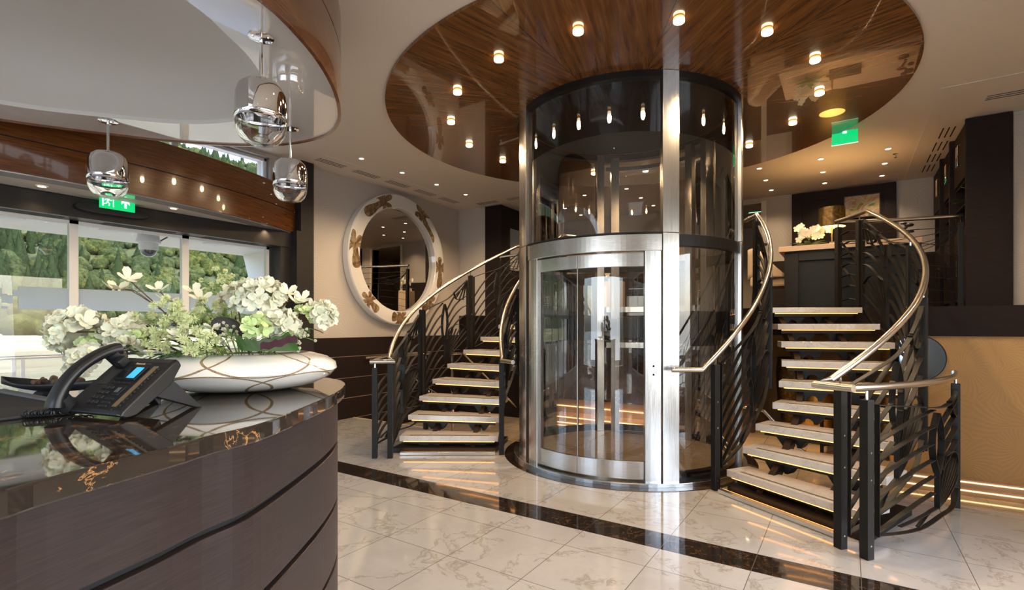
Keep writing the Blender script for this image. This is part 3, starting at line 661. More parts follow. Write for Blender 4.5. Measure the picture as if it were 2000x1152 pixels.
# ================================================================ THE STAIRS
def tread_th(k): return -32 + 7.62 * (k - 1)
def rin(th): return 1.29 + (th + 38) * .0016
ROUT = 2.375
def stairs(sg, side):
    t = thing('staircase', (CA + sg * 1.9, CW - 1.2, 0), 'open curved staircase of pale marble treads on the %s of the glass lift' % side, 'staircase', None)
    for k in range(1, 10):
        th = tread_th(k); z = RISER * k; ri_ = rin(th) + .03 + (.06 if k > 3 else 0)
        e = Vector((sg * math.cos(R(th)), math.sin(R(th)), 0)); n = Vector((-sg * math.sin(R(th)), math.cos(R(th)), 0)); c = Vector((CA, CW, 0))
        p0, p1 = c + e * ri_, c + e * ROUT; dp = .315 if k < 9 else .34
        q = [p0, p1, p1 + n * dp, p0 + n * (dp - .07)]
        o = MB().extr([v + Vector((0, 0, z - .056)) for v in q], (0, 0, .056)).build('tread', 'tread_marble', t, bevel=.004)
        m = MB()
        for off in (.035, .05):
            a, b_ = p0 + e * .10 + n * off, p1 - e * .10 + n * off; m.extr([a + Vector((0, 0, z)), b_ + Vector((0, 0, z)), b_ + n * .006 + Vector((0, 0, z)), a + n * .006 + Vector((0, 0, z))], (0, 0, .0015))
        m.build('grip_strip', 'black_soft', o)
        a, b_ = p0 + e * .04 + n * .012, p1 - e * .04 + n * .012
        MB().extr([v + Vector((0, 0, z - .063)) for v in (a, b_, b_ + n * .010, a + n * .010)], (0, 0, .005)).build('led_strip', 'led', o)
        # steel carrier with two scalloped feet under each slab
        m = MB(); zt = z - .064
        for off in (.06, dp - .08):
            a, b_ = p0 + e * .05 + n * off, p1 - e * .05 + n * off
            m.extr([a + Vector((0, 0, zt - .03)), b_ + Vector((0, 0, zt - .03)), b_ + Vector((0, 0, zt)), a + Vector((0, 0, zt))], n * .012)
        for r_ in (ri_ + .25, ROUT - .30):
            cc = c + e * r_ + n * .10; P = [(-.15, 0), (.15, 0), (.11, -.05), (.07, -.105)] + [(.045 * math.cos(R(x)), -.105 + .045 * math.sin(R(x))) for x in range(0, 181, 30)] + [(-.07, -.105), (-.11, -.05)]
            m.extr([cc + e * x + Vector((0, 0, zt + y)) for x, y in P], n * .10)
        m.build('carrier', 'black_steel', t)
    # the two helical beams under the slabs
    for r_ in (1.60, 2.06):
        pts, nr = [], []
        for th in np.linspace(-31, 33, 40):
            z = RISER * (1 + (th + 32) / 7.62) - .205; pts.append(PS(sg, r_, th, z)); nr.append((0, 0, 1))
        MB().strip(pts, nr, .085, .05).build('beam', 'black_steel', t)
    # plinth box the flight starts from
    e = lambda r_, th, z: PS(sg, r_, th, z)
    MB().extr([e(1.36, -33, 0.002), e(2.45, -33, 0.002), e(2.40, -14, 0.002), e(1.36, -8, .002)], (0, 0, .05)).build('plinth', 'black_steel', t)
    a, b_ = e(1.36, -35.2, .002), e(2.34, -34.3, .002); n = (b_ - a).cross(Vector((0, 0, sg))).normalized() * .05
    MB().extr([a, b_, b_ + n, a + n], (0, 0, .03)).build('floor_profile', 'led_housing', t, bevel=.003)
    MB().extr([a + Vector((0, 0, .018)) - n * .08, b_ + Vector((0, 0, .018)) - n * .08, b_ + Vector((0, 0, .028)) - n * .08, a + Vector((0, 0, .028)) - n * .08], -n * .04).build('led_strip', 'led', t)
    return t
stairs(1, 'right'); stairs(-1, 'left')

def hz(th, k0=.0215): return .98 + max(0, th + 41) * k0
def lattice(Q, parent, w=.030, tk=.0055, flip=False, name='lattice_panel'):
    """wrought panel: Q(u, v) -> (point, outward normal); u from low post to high post, v bottom to top"""
    m = MB()
    def bar(pts, ww=w, n=10):
        sp = smooth_path([(u, v, 0) for u, v in pts], max(2, n // max(1, len(pts) - 1)))
        P, N = [], []
        for q in sp:
            u = 1 - q.x if flip else q.x; p, nn = Q(u, q.y); P.append(p); N.append(nn)
        m.strip(P, N, ww, tk)
    # frame
    bar([(.015, .02), (.015, .97)]); bar([(.985, .02), (.985, .97)])
    bar([(.015, .03), (.30, .0), (.55, .03), (.8, .02), (.985, .10)], n=16)
    bar([(.015, .97), (.25, .94), (.6, .90), (.985, .985)], n=16)
    # the eye and its stem
    for s_ in (-1, 1): bar([(.5, .38), (.5 + s_ * .045, .50), (.5 + s_ * .06, .62), (.5 + s_ * .045, .74), (.5, .86)], w * 1.25, 16)
    bar([(.5, .10), (.5, .38)])
    # long sweeping bars, low post to eye and eye to high post
    for i, v0 in enumerate((.14, .27, .40, .53, .66, .79)):
        bar([(.015, v0 - .09), (.16, v0 + .0), (.32, v0 + .07), (.455, v0 + .10)], n=12)
    for i, v0 in enumerate((.42, .54, .66, .78)):
        bar([(.545, v0 - .02), (.70, v0 + .08), (.86, v0 + .12), (.985, v0 + .11)], n=12)
    # fan springing from the foot of the eye
    for u1, v1 in ((.60, .50), (.68, .47), (.76, .44), (.84, .41), (.92, .37), (.985, .32), (.985, .23)):
        bar([(.5, .11), (.5 + (u1 - .5) * .45, .11 + (v1 - .11) * .55), (u1, v1)], w * .8, 8)
    bar([(.60, .50), (.74, .50), (.88, .44), (.985, .33)], n=12)
    for u1, v1 in ((.30, .02), (.16, .06)): bar([(.5, .11), (.4, .10), (u1, v1)], w * .8, 8)
    # small fan hanging in the upper corner
    for u1, v1 in ((.72, .93), (.76, .84), (.82, .79), (.90, .76)): bar([(.985, .96), ((u1 + .985) / 2, (v1 + .96) / 2 + .01), (u1, v1)], w * .8, 6)
    bar([(.70, .93), (.76, .82), (.92, .75)], n=10)
    return m.build(name, 'black_steel', parent)
def post(p, ztop, zbot, ang, parent, rail_z=None):
    po = MB().box((p.x, p.y, (ztop + zbot) / 2), (.052, .052, ztop - zbot), ang).build('post', 'black_steel', parent, bevel=.003)
    MB().tube([(p.x, p.y, ztop - .005), (p.x, p.y, (rail_z or ztop + .07) - .015)], .0075, 8).build('pin', 'chrome', po)
    d = Vector((math.cos(ang), math.sin(ang), 0))
    for z in (zbot + .08, (ztop + zbot) / 2, ztop - .3): MB().tube([Vector((p.x, p.y, z)) - d * .0275, Vector((p.x, p.y, z)) + d * .0275], .006, 8).build('rivet', 'chrome', po)
RR = .0215
def zbase(th): return max(0.0, min(DECK, RISER * (1 + (th + 32) / 7.62)) - .10) if th > -34 else 0.0
def stair_railing(sg, side):
    # outer
    t = thing('stair_railing', PS(sg, 2.42, -37.8, 0), 'outer curved railing of the %s staircase, steel handrail over black wrought leaves' % side, 'railing')
    ro_ = lambda th: 2.42 + .03 * min(1, max(0, (th + 38) / 20))
    pts = [PS(sg, 2.60, -40.5, .98), PS(sg, 2.36, -41, .98)] + [PS(sg, ro_(th), th, hz(th)) for th in np.linspace(-39.5, 30, 48)] + [PS(sg, 2.455, 31.5, 2.51), PS(sg, 2.47, 37, 2.505), PS(sg, 2.48, 42, 2.50)]
    MB().tube(pts, RR, 14).build('handrail', 'rail_steel', t, smooth=True)
    ths = [-37.8, -12, 11, 33]
    for th in ths: rz = hz(th) if th < 31 else 2.505; post(PS(sg, ro_(th), th, 0), rz - .07, DECK if th > 31 else zbase(th) - (.06 if th > -30 else 0), math.atan2(math.sin(R(th)), sg * math.cos(R(th))), t, rz)
    post(PS(sg, 2.47, 41, 0), 2.43, DECK, R(41) if sg > 0 else R(139), t, 2.5)
    for a, b_ in zip(ths[:-1], ths[1:]):
        def Q(u, v, a=a, b_=b_):
            th = a + 1.2 + (b_ - a - 2.4) * u; zb = (.03 + (th + 37.8) * .0165) if a < -30 else RISER * (1 + (th + 32) / 7.62) - .15
            zt = hz(th) - .085; p = PS(sg, ro_(th), th, zb + (zt - zb) * v); return p, Vector((sg * math.cos(R(th)), math.sin(R(th)), 0))
        lattice(Q, t)
    def Q(u, v):
        th = 34.2 + 5.6 * u; return PS(sg, 2.465, th, DECK + .06 + .84 * v), Vector((sg * math.cos(R(th)), math.sin(R(th)), 0))
    m = MB()
    for v in (.03, .2, .34, .48, .62, .76, .9): m.strip([Q(0, v)[0], Q(.5, v + .03)[0], Q(1, v)[0]], [Q(0, 0)[1]] * 3, .03, .006)
    for v in (.2, .5): m.strip([Q(0, v)[0], Q(1, v + .3)[0]], [Q(0, 0)[1]] * 2, .03, .006)
    m.build('lattice_panel', 'black_steel', t)
    # inner
    t = thing('stair_railing', PS(sg, 1.29, -35.6, 0), 'inner curved railing of the %s staircase, nearest the glass lift' % side, 'railing')
    hi = lambda th: .98 + max(0, th + 41) * .0201
    pts = [PS(sg, 1.24, -52, .98), PS(sg, 1.30, -41.5, .98)] + [PS(sg, rin(th), th, hi(th)) for th in np.linspace(-39.5, 35, 44)] + [PS(sg, 1.425, 38, 2.51), PS(sg, 1.44, 46, 2.5)]
    MB().tube(pts, RR, 14).build('handrail', 'rail_steel', t, smooth=True)
    ths = [-35.6, 2, 36]
    for th in ths: rz = min(hi(th), 2.51); post(PS(sg, rin(th), th, 0), rz - .07, DECK if th > 35 else (0 if th < -30 else zbase(th) - .06), math.atan2(math.sin(R(th)), sg * math.cos(R(th))), t, rz)
    for a, b_ in zip(ths[:-1], ths[1:]):
        def Q(u, v, a=a, b_=b_):
            th = a + 1.8 + (b_ - a - 3.6) * u; zb = (.12 + (th + 35.6) * .0185) if a < -30 else RISER * (1 + (th + 32) / 7.62) - .15
            zt = hi(th) - .085; return PS(sg, rin(th), th, zb + (zt - zb) * v), Vector((sg * math.cos(R(th)), math.sin(R(th)), 0))
        lattice(Q, t)
    # low guard rail on the floor round the outside of the flight
    t = thing('guard_railing', PS(sg, 2.57, -37.6, 0), 'low curved guard railing on the floor outside the %s staircase' % side, 'railing')
    rg = lambda th: 2.575 + .0014 * (th + 37.6)
    pts = [PS(sg, rg(th), th, .98) for th in np.linspace(-40.5, -2.5, 24)]
    MB().tube(pts, RR, 14).build('handrail', 'rail_steel', t, smooth=True)
    for th in (-37.6, -4.4): post(PS(sg, rg(th), th, 0), .91, 0, math.atan2(math.sin(R(th)), sg * math.cos(R(th))), t, .98)
    def Q(u, v):
        th = -36.2 + 30.4 * u; return PS(sg, rg(th), th, .10 - .02 * u + (.80 - .0 * u) * v), Vector((sg * math.cos(R(th)), math.sin(R(th)), 0))
    m = MB()
    lattice(Q, t)
stair_railing(1, 'right'); stair_railing(-1, 'left')
# railings of the upper deck, right and left
def deck_rail(sg, side):
    mir = lambda a: a if sg > 0 else 2 * CA - a
    P = [PS(sg, 2.48, 42.5, 2.5), Vector((mir(.38), 7.02, 2.5)), Vector((mir(1.03), 7.16, 2.5))]
    t = thing('deck_railing', (mir(.4), 7.0, DECK), 'railing along the %s edge of the upper deck beside the dark cupboards' % side, 'railing')
    sp = smooth_path(P, 8); MB().tube(sp, RR, 14).build('handrail', 'rail_steel', t, smooth=True)
    post(Vector((mir(1.01), 7.15, 0)), 2.43, DECK, 0, t, 2.5)
    def Q(u, v):
        x = u * (len(sp) - 1); i = min(int(x), len(sp) - 2); p = sp[i].lerp(sp[i + 1], x - i); d = (sp[i + 1] - sp[i]).normalized()
        return Vector((p.x, p.y, DECK + .05 + .84 * v)), Vector((-d.y, d.x, 0))
    m = MB()
    def bar(pts):
        s_ = smooth_path([(a, b_, 0) for a, b_ in pts], 6); m.strip([Q(.02 + .93 * q.x, q.y)[0] for q in s_], [Q(.02 + .93 * q.x, q.y)[1] for q in s_], .012, .006)
    bar([(1, 0), (1, .97)]); bar([(0, .95), (.5, .96), (1, .97)]); bar([(0, .02), (1, .02)])
    for v in (.14, .30, .45, .60, .72): bar([(0, v + .08), (.5, v + .10), (1, v)])
    for v in (.86, .78, .70, .74): bar([(1, .96), (.8, v + .03), (.62 + (v - .7) * -1.2, v - .05)])
    m.build('lattice_panel', 'black_steel', t)
deck_rail(1, 'right'); deck_rail(-1, 'left')
# handrails of the flights that go down on either side
def down_rail(sg, side, pts, lb, brk):
    t = thing('wall_handrail', pts[0], lb, 'handrail')
    MB().tube(pts, .019, 12).build('rail', 'rail_steel', t, smooth=True)
    for b0, b1 in brk:
        MB().tube([b0, b0 + Vector((0, 0, -.06)), b1 + Vector((0, 0, -.06)), b1], .007, 8).build('bracket', 'chrome', t, smooth=True)
q0, q1 = WL + .09, WL + .03
down_rail(-1, 'left', [Vector((q0, 5.15, .86)), Vector((q0, 5.55, .87)), Vector((q0, 6.3, .40)), Vector((q0, 7.0, .02))], 'steel handrail on the dark panelling under the mirror, running down', [(Vector((q0, 5.45, .85)), Vector((q1, 5.45, .85))), (Vector((q0, 6.6, .22)), Vector((q1, 6.6, .22)))])
down_rail(-1, 'left', [Vector((-4.75, 5.6, .93)), Vector((-4.75, 5.95, .93)), Vector((-4.75, 6.9, .28)), Vector((-4.75, 7.4, -.05))], 'free standing steel handrail going down behind the left staircase', [])
tt = bpy.data.objects['wall_handrail.001']
for y, z in ((5.7, .93), (6.6, .48)): MB().box((-4.75, y, (z + LOW) / 2), (.03, .03, z - LOW)).build('post', 'rail_steel', tt)
down_rail(1, 'right', [Vector((-1.05, 6.75, .35)), Vector((-.80, 6.55, .35)), Vector((-.45, 6.6, -.05)), Vector((-.2, 6.7, -.22))], 'bent steel handrail low behind the right staircase', [])

# ================================================================ RECEPTION DESK
DZ = 1.132
edge_px = [(0, 960), (75, 938), (195, 907.5), (340, 871), (418, 849), (516, 825), (614, 787), (655, 768), (673, 755), (672, 745), (655, 740), (610, 736)]
front = [tuple(atZ(x, y, DZ))[:2] for x, y in edge_px]
pts = [(-1.0, -1.3), (-.88, -.8), (-.81, -.3), (-.82, 0)] + front
back = [(-2.05, 1.02), (-2.28, .72), (-2.42, .40), (-2.47, .0), (-2.4, -.5), (-2.2, -1.0), (-1.9, -1.4), (-1.4, -1.55)]
out = [(p.x, p.y) for p in smooth_path([(x, y, 0) for x, y in pts + back], 6, True)]
rs = resample(out, 220)
desk = thing('reception_desk', (-1.6, .3, 0), 'curved reception desk with dark grooved oak front and black gold-veined marble top', 'desk')
cen = Vector((-1.65, .2, 0)); sg_ = 1 if (offs(rs, .1)[0] - cen).length < (rs[0] - cen).length else -1
def ins(d): return [(p.x, p.y) for p in offs(rs, sg_ * d)]
MB().prism(ins(0), DZ - .036, DZ).build('counter_top', 'counter_marble', desk, bevel=.004)
zs = [.0, .185, .375, .565, .755, .945]
for i in range(6):
    z0 = .0 if i == 0 else zs[i] + .008; z1 = (zs[i + 1] - .008) if i < 5 else DZ - .036
    MB().prism(ins(.025), z0, z1).build('front_panel', 'desk_oak', desk, bevel=.002)
MB().prism(ins(.045), .01, DZ - .04).build('carcass', 'dark_gap', desk)

# ---- telephone
def frame_at(o, yaw): return Matrix.Translation(o) @ Matrix.Rotation(yaw, 4, 'Z')
pb = Vector((-1.285, .45, DZ)); PH = R(12)
ph = thing('desk_telephone', pb, 'black desk telephone with coiled cord and lit blue screen on the marble counter', 'telephone')
u = Vector((math.cos(PH), math.sin(PH), 0)); v0 = Vector((-math.sin(PH), math.cos(PH), 0)); TL = R(41)
vv = v0 * math.cos(TL) + Vector((0, 0, 1)) * math.sin(TL); nn = u.cross(vv)
O = pb - u * .245 + Vector((0, 0, .014))            # low left corner of the face
def F(x, y, z=0): return O + u * x + vv * y + nn * z
def fbox(mb, x0, x1, y0, y1, z0, z1, mi=0):
    mb.add([F(x, y, z) for z in (z0, z1) for y in (y0, y1) for x in (x0, x1)], [(0, 2, 3, 1), (4, 5, 7, 6), (0, 1, 5, 4), (2, 6, 7, 3), (0, 4, 6, 2), (1, 3, 7, 5)], mi); return mb
BD = .205
prof = [(0, -.004), (.0, .0), (.012, .004), (BD - .01, .004), (BD + .012, -.002), (BD + .008, -.018), (BD - .05, -.038), (.03, -.030), (.006, -.016)]
m = MB(); n = len(prof)
m.add([F(.0, y, z) for y, z in prof] + [F(.235, y, z) for y, z in prof] + [F(.246, y * .98 + .002, z - .005) for y, z in prof], [tuple(range(n)), tuple(range(2 * n, 3 * n))] + [(i + a * n, (i + 1) % n + a * n, (i + 1) % n + (a + 1) * n, i + (a + 1) * n) for a in range(2) for i in range(n)])
m.build('body', 'black_plastic', ph, bevel=.003)
# prop at the back
m = MB(); a0 = F(.235, .15, -.03); a1 = F(.235, .06, -.03)
for xx in (.02, .205): 
    t0, t1 = F(xx, .17, -.03), F(xx, .10, -.034); ft = Vector((t0.x, t0.y, DZ)) + v0 * .085; 
    m.extr([t0, t1, ft + Vector((0, 0, .001)), ft + v0 * .018 + Vector((0, 0, .001))], u * .028)
m.extr([F(.04, .165, -.03), F(.04, .11, -.034), Vector((F(.04, .11).x, F(.04, .11).y, DZ + .02)) + v0 * .05, Vector((F(.04, .165).x, F(.04, .165).y, DZ + .05)) + v0 * .02], u * .17)
m.build('stand', 'black_soft', ph, bevel=.002)
fbox(MB(), .085, .175, .118, .172, .003, .010).build('screen_frame', 'black_plastic', ph, bevel=.002)
sc = fbox(MB(), .090, .170, .122, .168, .008, .0105).build('screen', 'screen_dark', ph)
fbox(MB(), .135, .168, .124, .166, .0105, .011).build('lit_area', 'screen_blue', sc)
fbox(MB(), .028, .07, .10, .16, .003, .005).build('speaker', 'speaker_grille', ph)
kx = [.083, .101, .119]
for r_ in range(4):
    for c_ in range(3): fbox(MB(), .072 + .018 * c_ - .004 * r_ * 0, .085 + .018 * c_, .083 - .018 * r_, .093 - .018 * r_, .003, .0085).build('key', 'black_soft', ph, bevel=.002)
for c_ in range(4): fbox(MB(), .088 + .021 * c_, .104 + .021 * c_, .106, .110, .003, .008).build('soft_key', 'black_soft', ph, bevel=.001)
for r_ in range(3):
    for c_ in range(3): fbox(MB(), .132 + .014 * c_, .142 + .014 * c_, .020 + .013 * r_, .026 + .013 * r_, .003, .007).build('function_key', 'black_soft', ph, bevel=.001)
nv = fbox(MB(), .134, .168, .062, .098, .003, .007).build('navigation_key', 'black_plastic', ph, bevel=.003); fbox(MB(), .143, .159, .071, .089, .007, .0085).build('inner_key', 'stone_grey', nv, bevel=.001)
for r_ in range(12): fbox(MB(), .214, .223, .026 + .0125 * r_, .031 + .0125 * r_, .003, .0075).build('line_key', 'black_soft', ph, bevel=.001)
fbox(MB(), .190, .209, .024, .178, .003, .0055).build('label_strip', 'label_strip', ph)
fbox(MB(), .196, .206, .010, .016, .003, .0065).build('line_key', 'black_soft', ph, bevel=.001)
def text(s_, size, M, mat, parent, name='lettering', ext=.0004, align='CENTER'):
    c = bpy.data.curves.new(name, 'FONT'); c.body = s_; c.size = size; c.extrude = ext; c.align_x = align; c.align_y = 'CENTER'; c.materials.append(MT[mat])
    o = bpy.data.objects.new(name, c); COL.objects.link(o); o.matrix_world = M
    if parent: o.parent = parent; o.matrix_parent_inverse = Matrix.Identity(4); off = Vector((0, 0, 0)); p = parent
    if parent:
        while p is not None: off += p.location; p = p.parent
        o.matrix_basis = Matrix.Translation(-off) @ M
    dg = bpy.context.evaluated_depsgraph_get(); me = bpy.data.meshes.new_from_object(o.evaluated_get(dg)); o2 = bpy.data.objects.new(name, me); COL.objects.link(o2); o2.parent = parent; o2.matrix_basis = o.matrix_basis.copy(); bpy.data.objects.remove(o)
    return o2
def Mx(o, x, y, z): return Matrix(((x.x, y.x, z.x, o.x), (x.y, y.y, z.y, o.y), (x.z, y.z, z.z, o.z), (0, 0, 0, 1)))
text('Panasonic', .0105, Mx(F(.122, .186, .0048), u, vv, nn), 'letter_gold', ph)
text('KX-NT', .006, Mx(F(.158, .186, .0048), u, vv, nn), 'stone_grey', ph)
# handset: bowed bar lying along the left side of the face
pth = [(.012, -.012, .022), (.012, .010, .040), (.012, .05, .058), (.012, .10, .066), (.012, .15, .062), (.012, .19, .050), (.014, .218, .034)]
m = MB(); ring = 14; P = smooth_path([F(*q) for q in pth], 5); vs = []
for i, p in enumerate(P):
    t = (P[min(i + 1, len(P) - 1)] - P[max(i - 1, 0)]).normalized(); sd = u; up = t.cross(sd).normalized() * -1; k = i / (len(P) - 1)
    wdt = .024 + .004 * (abs(k - .5) * 2) ** 3; tk = .013 + .007 * (abs(k - .5) * 2) ** 2
    e_ = .55 if i in (0, len(P) - 1) else 1
    for j in range(ring):
        a = 2 * math.pi * j / ring; cc, ss = math.cos(a), math.sin(a); x = math.copysign(abs(cc) ** .6, cc) * wdt * e_; y = math.copysign(abs(ss) ** .6, ss) * tk * e_
        vs.append(p + sd * x + up * y)
m.add(vs, [(i * ring + k, i * ring + (k + 1) % ring, (i + 1) * ring + (k + 1) % ring, (i + 1) * ring + k) for i in range(len(P) - 1) for k in range(ring)] + [tuple(range(ring))[::-1], tuple(range((len(P) - 1) * ring, len(P) * ring))])
hs = m.build('handset', 'black_plastic', ph, smooth=50)
for q in ((.012, .198, .024), (.012, .012, .018)):
    m = MB(); c = F(*q); m.tube([c - nn * .020, c + nn * .016], [.024, .026], 18); m.build('ear_pad', 'black_soft', hs, smooth=True)
MB().add([], []) 
hk = fbox(MB(), .04, .068, .165, .195, .003, .03).build('cradle', 'black_plastic', ph, bevel=.004)
# coiled cord
start = F(.012, -.02, .016); cl = []
for i in range(150):
    k = i / 149; base = start.lerp(Vector((start.x - .03, start.y - .05, DZ + .012)), min(1, k * 2.2)) if k < .45 else Vector((start.x - .03, start.y - .05, DZ + .012)).lerp(F(.05, .03, -.03) + Vector((0, .0, -.0)), (k - .45) / .55)
    base = Vector((base.x, base.y, max(base.z, DZ + .0125))); a = k * 2 * math.pi * 19; cl.append(base + Vector((0, math.cos(a) * .009, math.sin(a) * .009)))
MB().tube(cl, .0022, 6).build('coiled_cord', 'black_plastic', ph, smooth=True)

ph.scale = (.79, .79, .79)
# ---- leaf shaped dish with cones, at the far edge of the counter
lc = atZ(95, 748, DZ + .03)
t = thing('leaf_dish', (lc.x, lc.y, DZ), 'long dark leaf shaped dish behind the telephone on the counter', 'dish')
ax = (atZ(205, 752, DZ) - atZ(5, 745, DZ)).normalized(); ax.z = 0; ay = Vector((-ax.y, ax.x, 0)); L_ = .19
def lf(uu, q):
    s_ = (uu - .5) * 2; wdt = .055 * (1 - abs(s_) ** 1.8); y = (q - .5) * 2 * wdt
    return lc + ax * s_ * L_ + ay * y + Vector((0, 0, -.022 + .022 * (abs(q - .5) * 2) ** 2 + .016 * s_ * s_))
MB().grid(lf, 24, 8).build('bowl', 'black_soft', t, smooth=80, solid=.004)
MB().lathe([(.035, 0), (.03, .006), (.02, .012)], (lc.x, lc.y, DZ), 20).build('foot', 'black_soft', t)
for i in range(14):
    s_ = rn.uniform(-.2, .65); p = lc + ax * s_ * L_ + ay * rn.uniform(-.02, .02) + Vector((0, 0, rn.uniform(.002, .012)))
    bm = bmesh.new(); bmesh.ops.create_icosphere(bm, subdivisions=2, radius=.010)
    for q in bm.verts: q.co *= 1 + .4 * noise.noise(q.co * 260 + Vector((i, 0, 0)))
    me = bpy.data.meshes.new('cone'); bm.to_mesh(me); bm.free(); me.materials.append(MT['bark']); o = bpy.data.objects.new('dried_cone', me); COL.objects.link(o); o.location = p
    tag(o, 'small brown dried cone lying in the dark leaf dish', 'cone', 'dried cones in the leaf dish')
# ---- grey tray at the left end of the counter
tc = atZ(0, 825, DZ)
t = thing('document_stand', (tc.x, tc.y, DZ), 'black and grey slanted document stand at the left edge of the counter', 'stand')
dx = (atZ(90, 800, DZ) - atZ(0, 790, DZ)).normalized(); dy = Vector((-dx.y, dx.x, 0)); A = atZ(86, 812, DZ) ; A.z = DZ
M_ = Matrix(((dx.x, dy.x, 0, A.x), (dx.y, dy.y, 0, A.y), (0, 0, 1, A.z), (0, 0, 0, 1)))
m = MB(); m.add([M_ @ Vector(q) for q in [(-.34, -.10, .0), (0, -.10, .0), (0, .06, .0), (-.34, .06, .0), (-.34, -.10, .008), (0, -.10, .006), (0, .06, .014), (-.34, .06, .03)]], [(0, 3, 2, 1), (4, 5, 6, 7), (0, 1, 5, 4), (1, 2, 6, 5), (2, 3, 7, 6), (3, 0, 4, 7)])
m.build('plate', 'black_soft', t, bevel=.003)
m = MB(); m.add([M_ @ Vector(q) for q in [(-.34, .055, .026), (-.005, .055, .011), (-.005, .075, .011), (-.34, .075, .026), (-.34, .055, .036), (-.005, .055, .018), (-.005, .075, .018), (-.34, .075, .036)]], [(0, 3, 2, 1), (4, 5, 6, 7), (0, 1, 5, 4), (1, 2, 6, 5), (2, 3, 7, 6), (3, 0, 4, 7)])
m.build('rim', 'stone_grey', t, bevel=.002)

# ---- bowl with flowers
bc = atD(480, 700, 1.64); bc.z = DZ
BRAD = .278
t = thing('flower_bowl', bc, 'wide white lacquered bowl crossed by gold-brown arcs on the counter', 'bowl')
prof = [(.10, .0), (.15, .004), (.215, .018), (.258, .040), (.277, .062), (.272, .082), (.245, .100), (.20, .113), (.165, .119), (.158, .116), (.155, .100), (.001, .095)]
MB().lathe(prof, bc, 96).build('shell', 'bowl_lacquer', t, smooth=50)
MB().lathe([(.156, .10), (.10, .112), (.001, .118)], bc, 40, cap=False).build('moss', 'leaf', t, smooth=True)
def petal(mb, o, d, up, ln, wd, curl=.3, cup=.2, mi=0):
    s_ = d.cross(up).normalized(); vs = []
    for i, (a, b_) in enumerate(((0, .18), (.35, .75), (.7, 1.0), (1.0, .45))):
        for j in (-1, 0, 1):
            vs.append(o + d * ln * a + s_ * wd * .5 * b_ * j + up * (ln * (curl * a * a) + (cup * wd * abs(j) * b_)))
    mb.add(vs, [(3 * i + j, 3 * i + j + 1, 3 * i + j + 4, 3 * i + j + 3) for i in range(3) for j in range(2)], mi)
def rdir(up, spread):
    while True:
        q = Vector((rn.gauss(0, 1), rn.gauss(0, 1), rn.gauss(0, 1))).normalized()
        if q.dot(up) > spread: return q
def curve_to(p, bend=.03):
    o = bc + Vector(((p.x - bc.x) * .35, (p.y - bc.y) * .35, .105)); k = (o + p) / 2 + Vector((rn.uniform(-1, 1) * .01, rn.uniform(-1, 1) * .01, bend)); return smooth_path([o, k, p], 6)
def floret_ball(mb, c, up, r, n, pl, spread=-.1, mi=0, npet=4):
    for i in range(n):
        d = rdir(up, spread); o = c + d * r * rn.uniform(.72, 1.0); tan = d.orthogonal().normalized(); w0 = rn.uniform(0, 6)
        for k in range(npet):
            q = Quaternion(d, w0 + k * 2 * math.pi / npet) @ tan
            petal(mb, o, (q + d * rn.uniform(.1, .5)).normalized(), d, pl * rn.uniform(.8, 1.15), pl * .95, rn.uniform(-.2, .5), .25, mi)
def leaf_blade(mb, o, d, up, ln, wd, mi=0):
    s_ = d.cross(up).normalized(); up = s_.cross(d).normalized(); N = 6; vs = []
    for i in range(N + 1):
        a = i / N; b_ = math.sin(math.pi * (a ** .8)) * .5 * wd + .001; dr = -.35 * ln * a * a
        for j in (-1, 0, 1): vs.append(o + d * ln * a + s_ * b_ * j + up * (dr + abs(j) * wd * .12))
    mb.add(vs, [(3 * i + j, 3 * i + j + 1, 3 * i + j + 4, 3 * i + j + 3) for i in range(N) for j in range(2)], mi)
def hydrangea(px, py, d, r, label, n=26, mat='petal', up=None, pl=.026):
    r *= 1.06; pl *= 1.05; n = int(n * 1.5)
    p = atD(px, py, d); up = up or ((p - bc).normalized() + Vector((0, 0, .6))).normalized()
    t = thing('hydrangea', p, label, 'flower'); m = MB(); floret_ball(m, p, up, r, n, pl); m.build('bloom', mat, t, smooth=80)
    m = MB(); m.tube(curve_to(p), .0028, 6)
    for k in range(5): m.tube([p, p + rdir(up, .2) * r * .8], .0012, 4)
    m.build('stem', 'bark', t, smooth=True)
hydrangea(150, 648, 1.50, .058, 'large white hydrangea head at the far left of the arrangement', 46)
hydrangea(172, 705, 1.46, .034, 'small white hydrangea hanging lowest at the left above the telephone', 18)
hydrangea(243, 655, 1.56, .050, 'white hydrangea head turned sideways, second from the left', 36)
hydrangea(250, 690, 1.50, .028, 'small pale hydrangea just over the telephone handset', 12)
hydrangea(507, 590, 1.60, .062, 'large white hydrangea head right of centre, topmost of the heads', 52)
hydrangea(462, 585, 1.70, .036, 'half hidden pale hydrangea behind the large right one', 20)
hydrangea(548, 640, 1.56, .040, 'white hydrangea head below the large right one', 26)
hydrangea(498, 642, 1.48, .024, 'single pale green ruffled flower over the big leaf', 10, 'petal_green')
hydrangea(625, 618, 1.64, .034, 'white and green hydrangea head at the far right of the arrangement', 22)
hydrangea(598, 615, 1.62, .026, 'pale green budding hydrangea left of the far right head', 16, 'petal_green', pl=.016)
hydrangea(272, 672, 1.54, .022, 'yellow green small flower in the left half of the bowl', 10, 'petal_green')
hydrangea(185, 680, 1.52, .024, 'pale green small flower below the far left head', 12, 'petal_green')
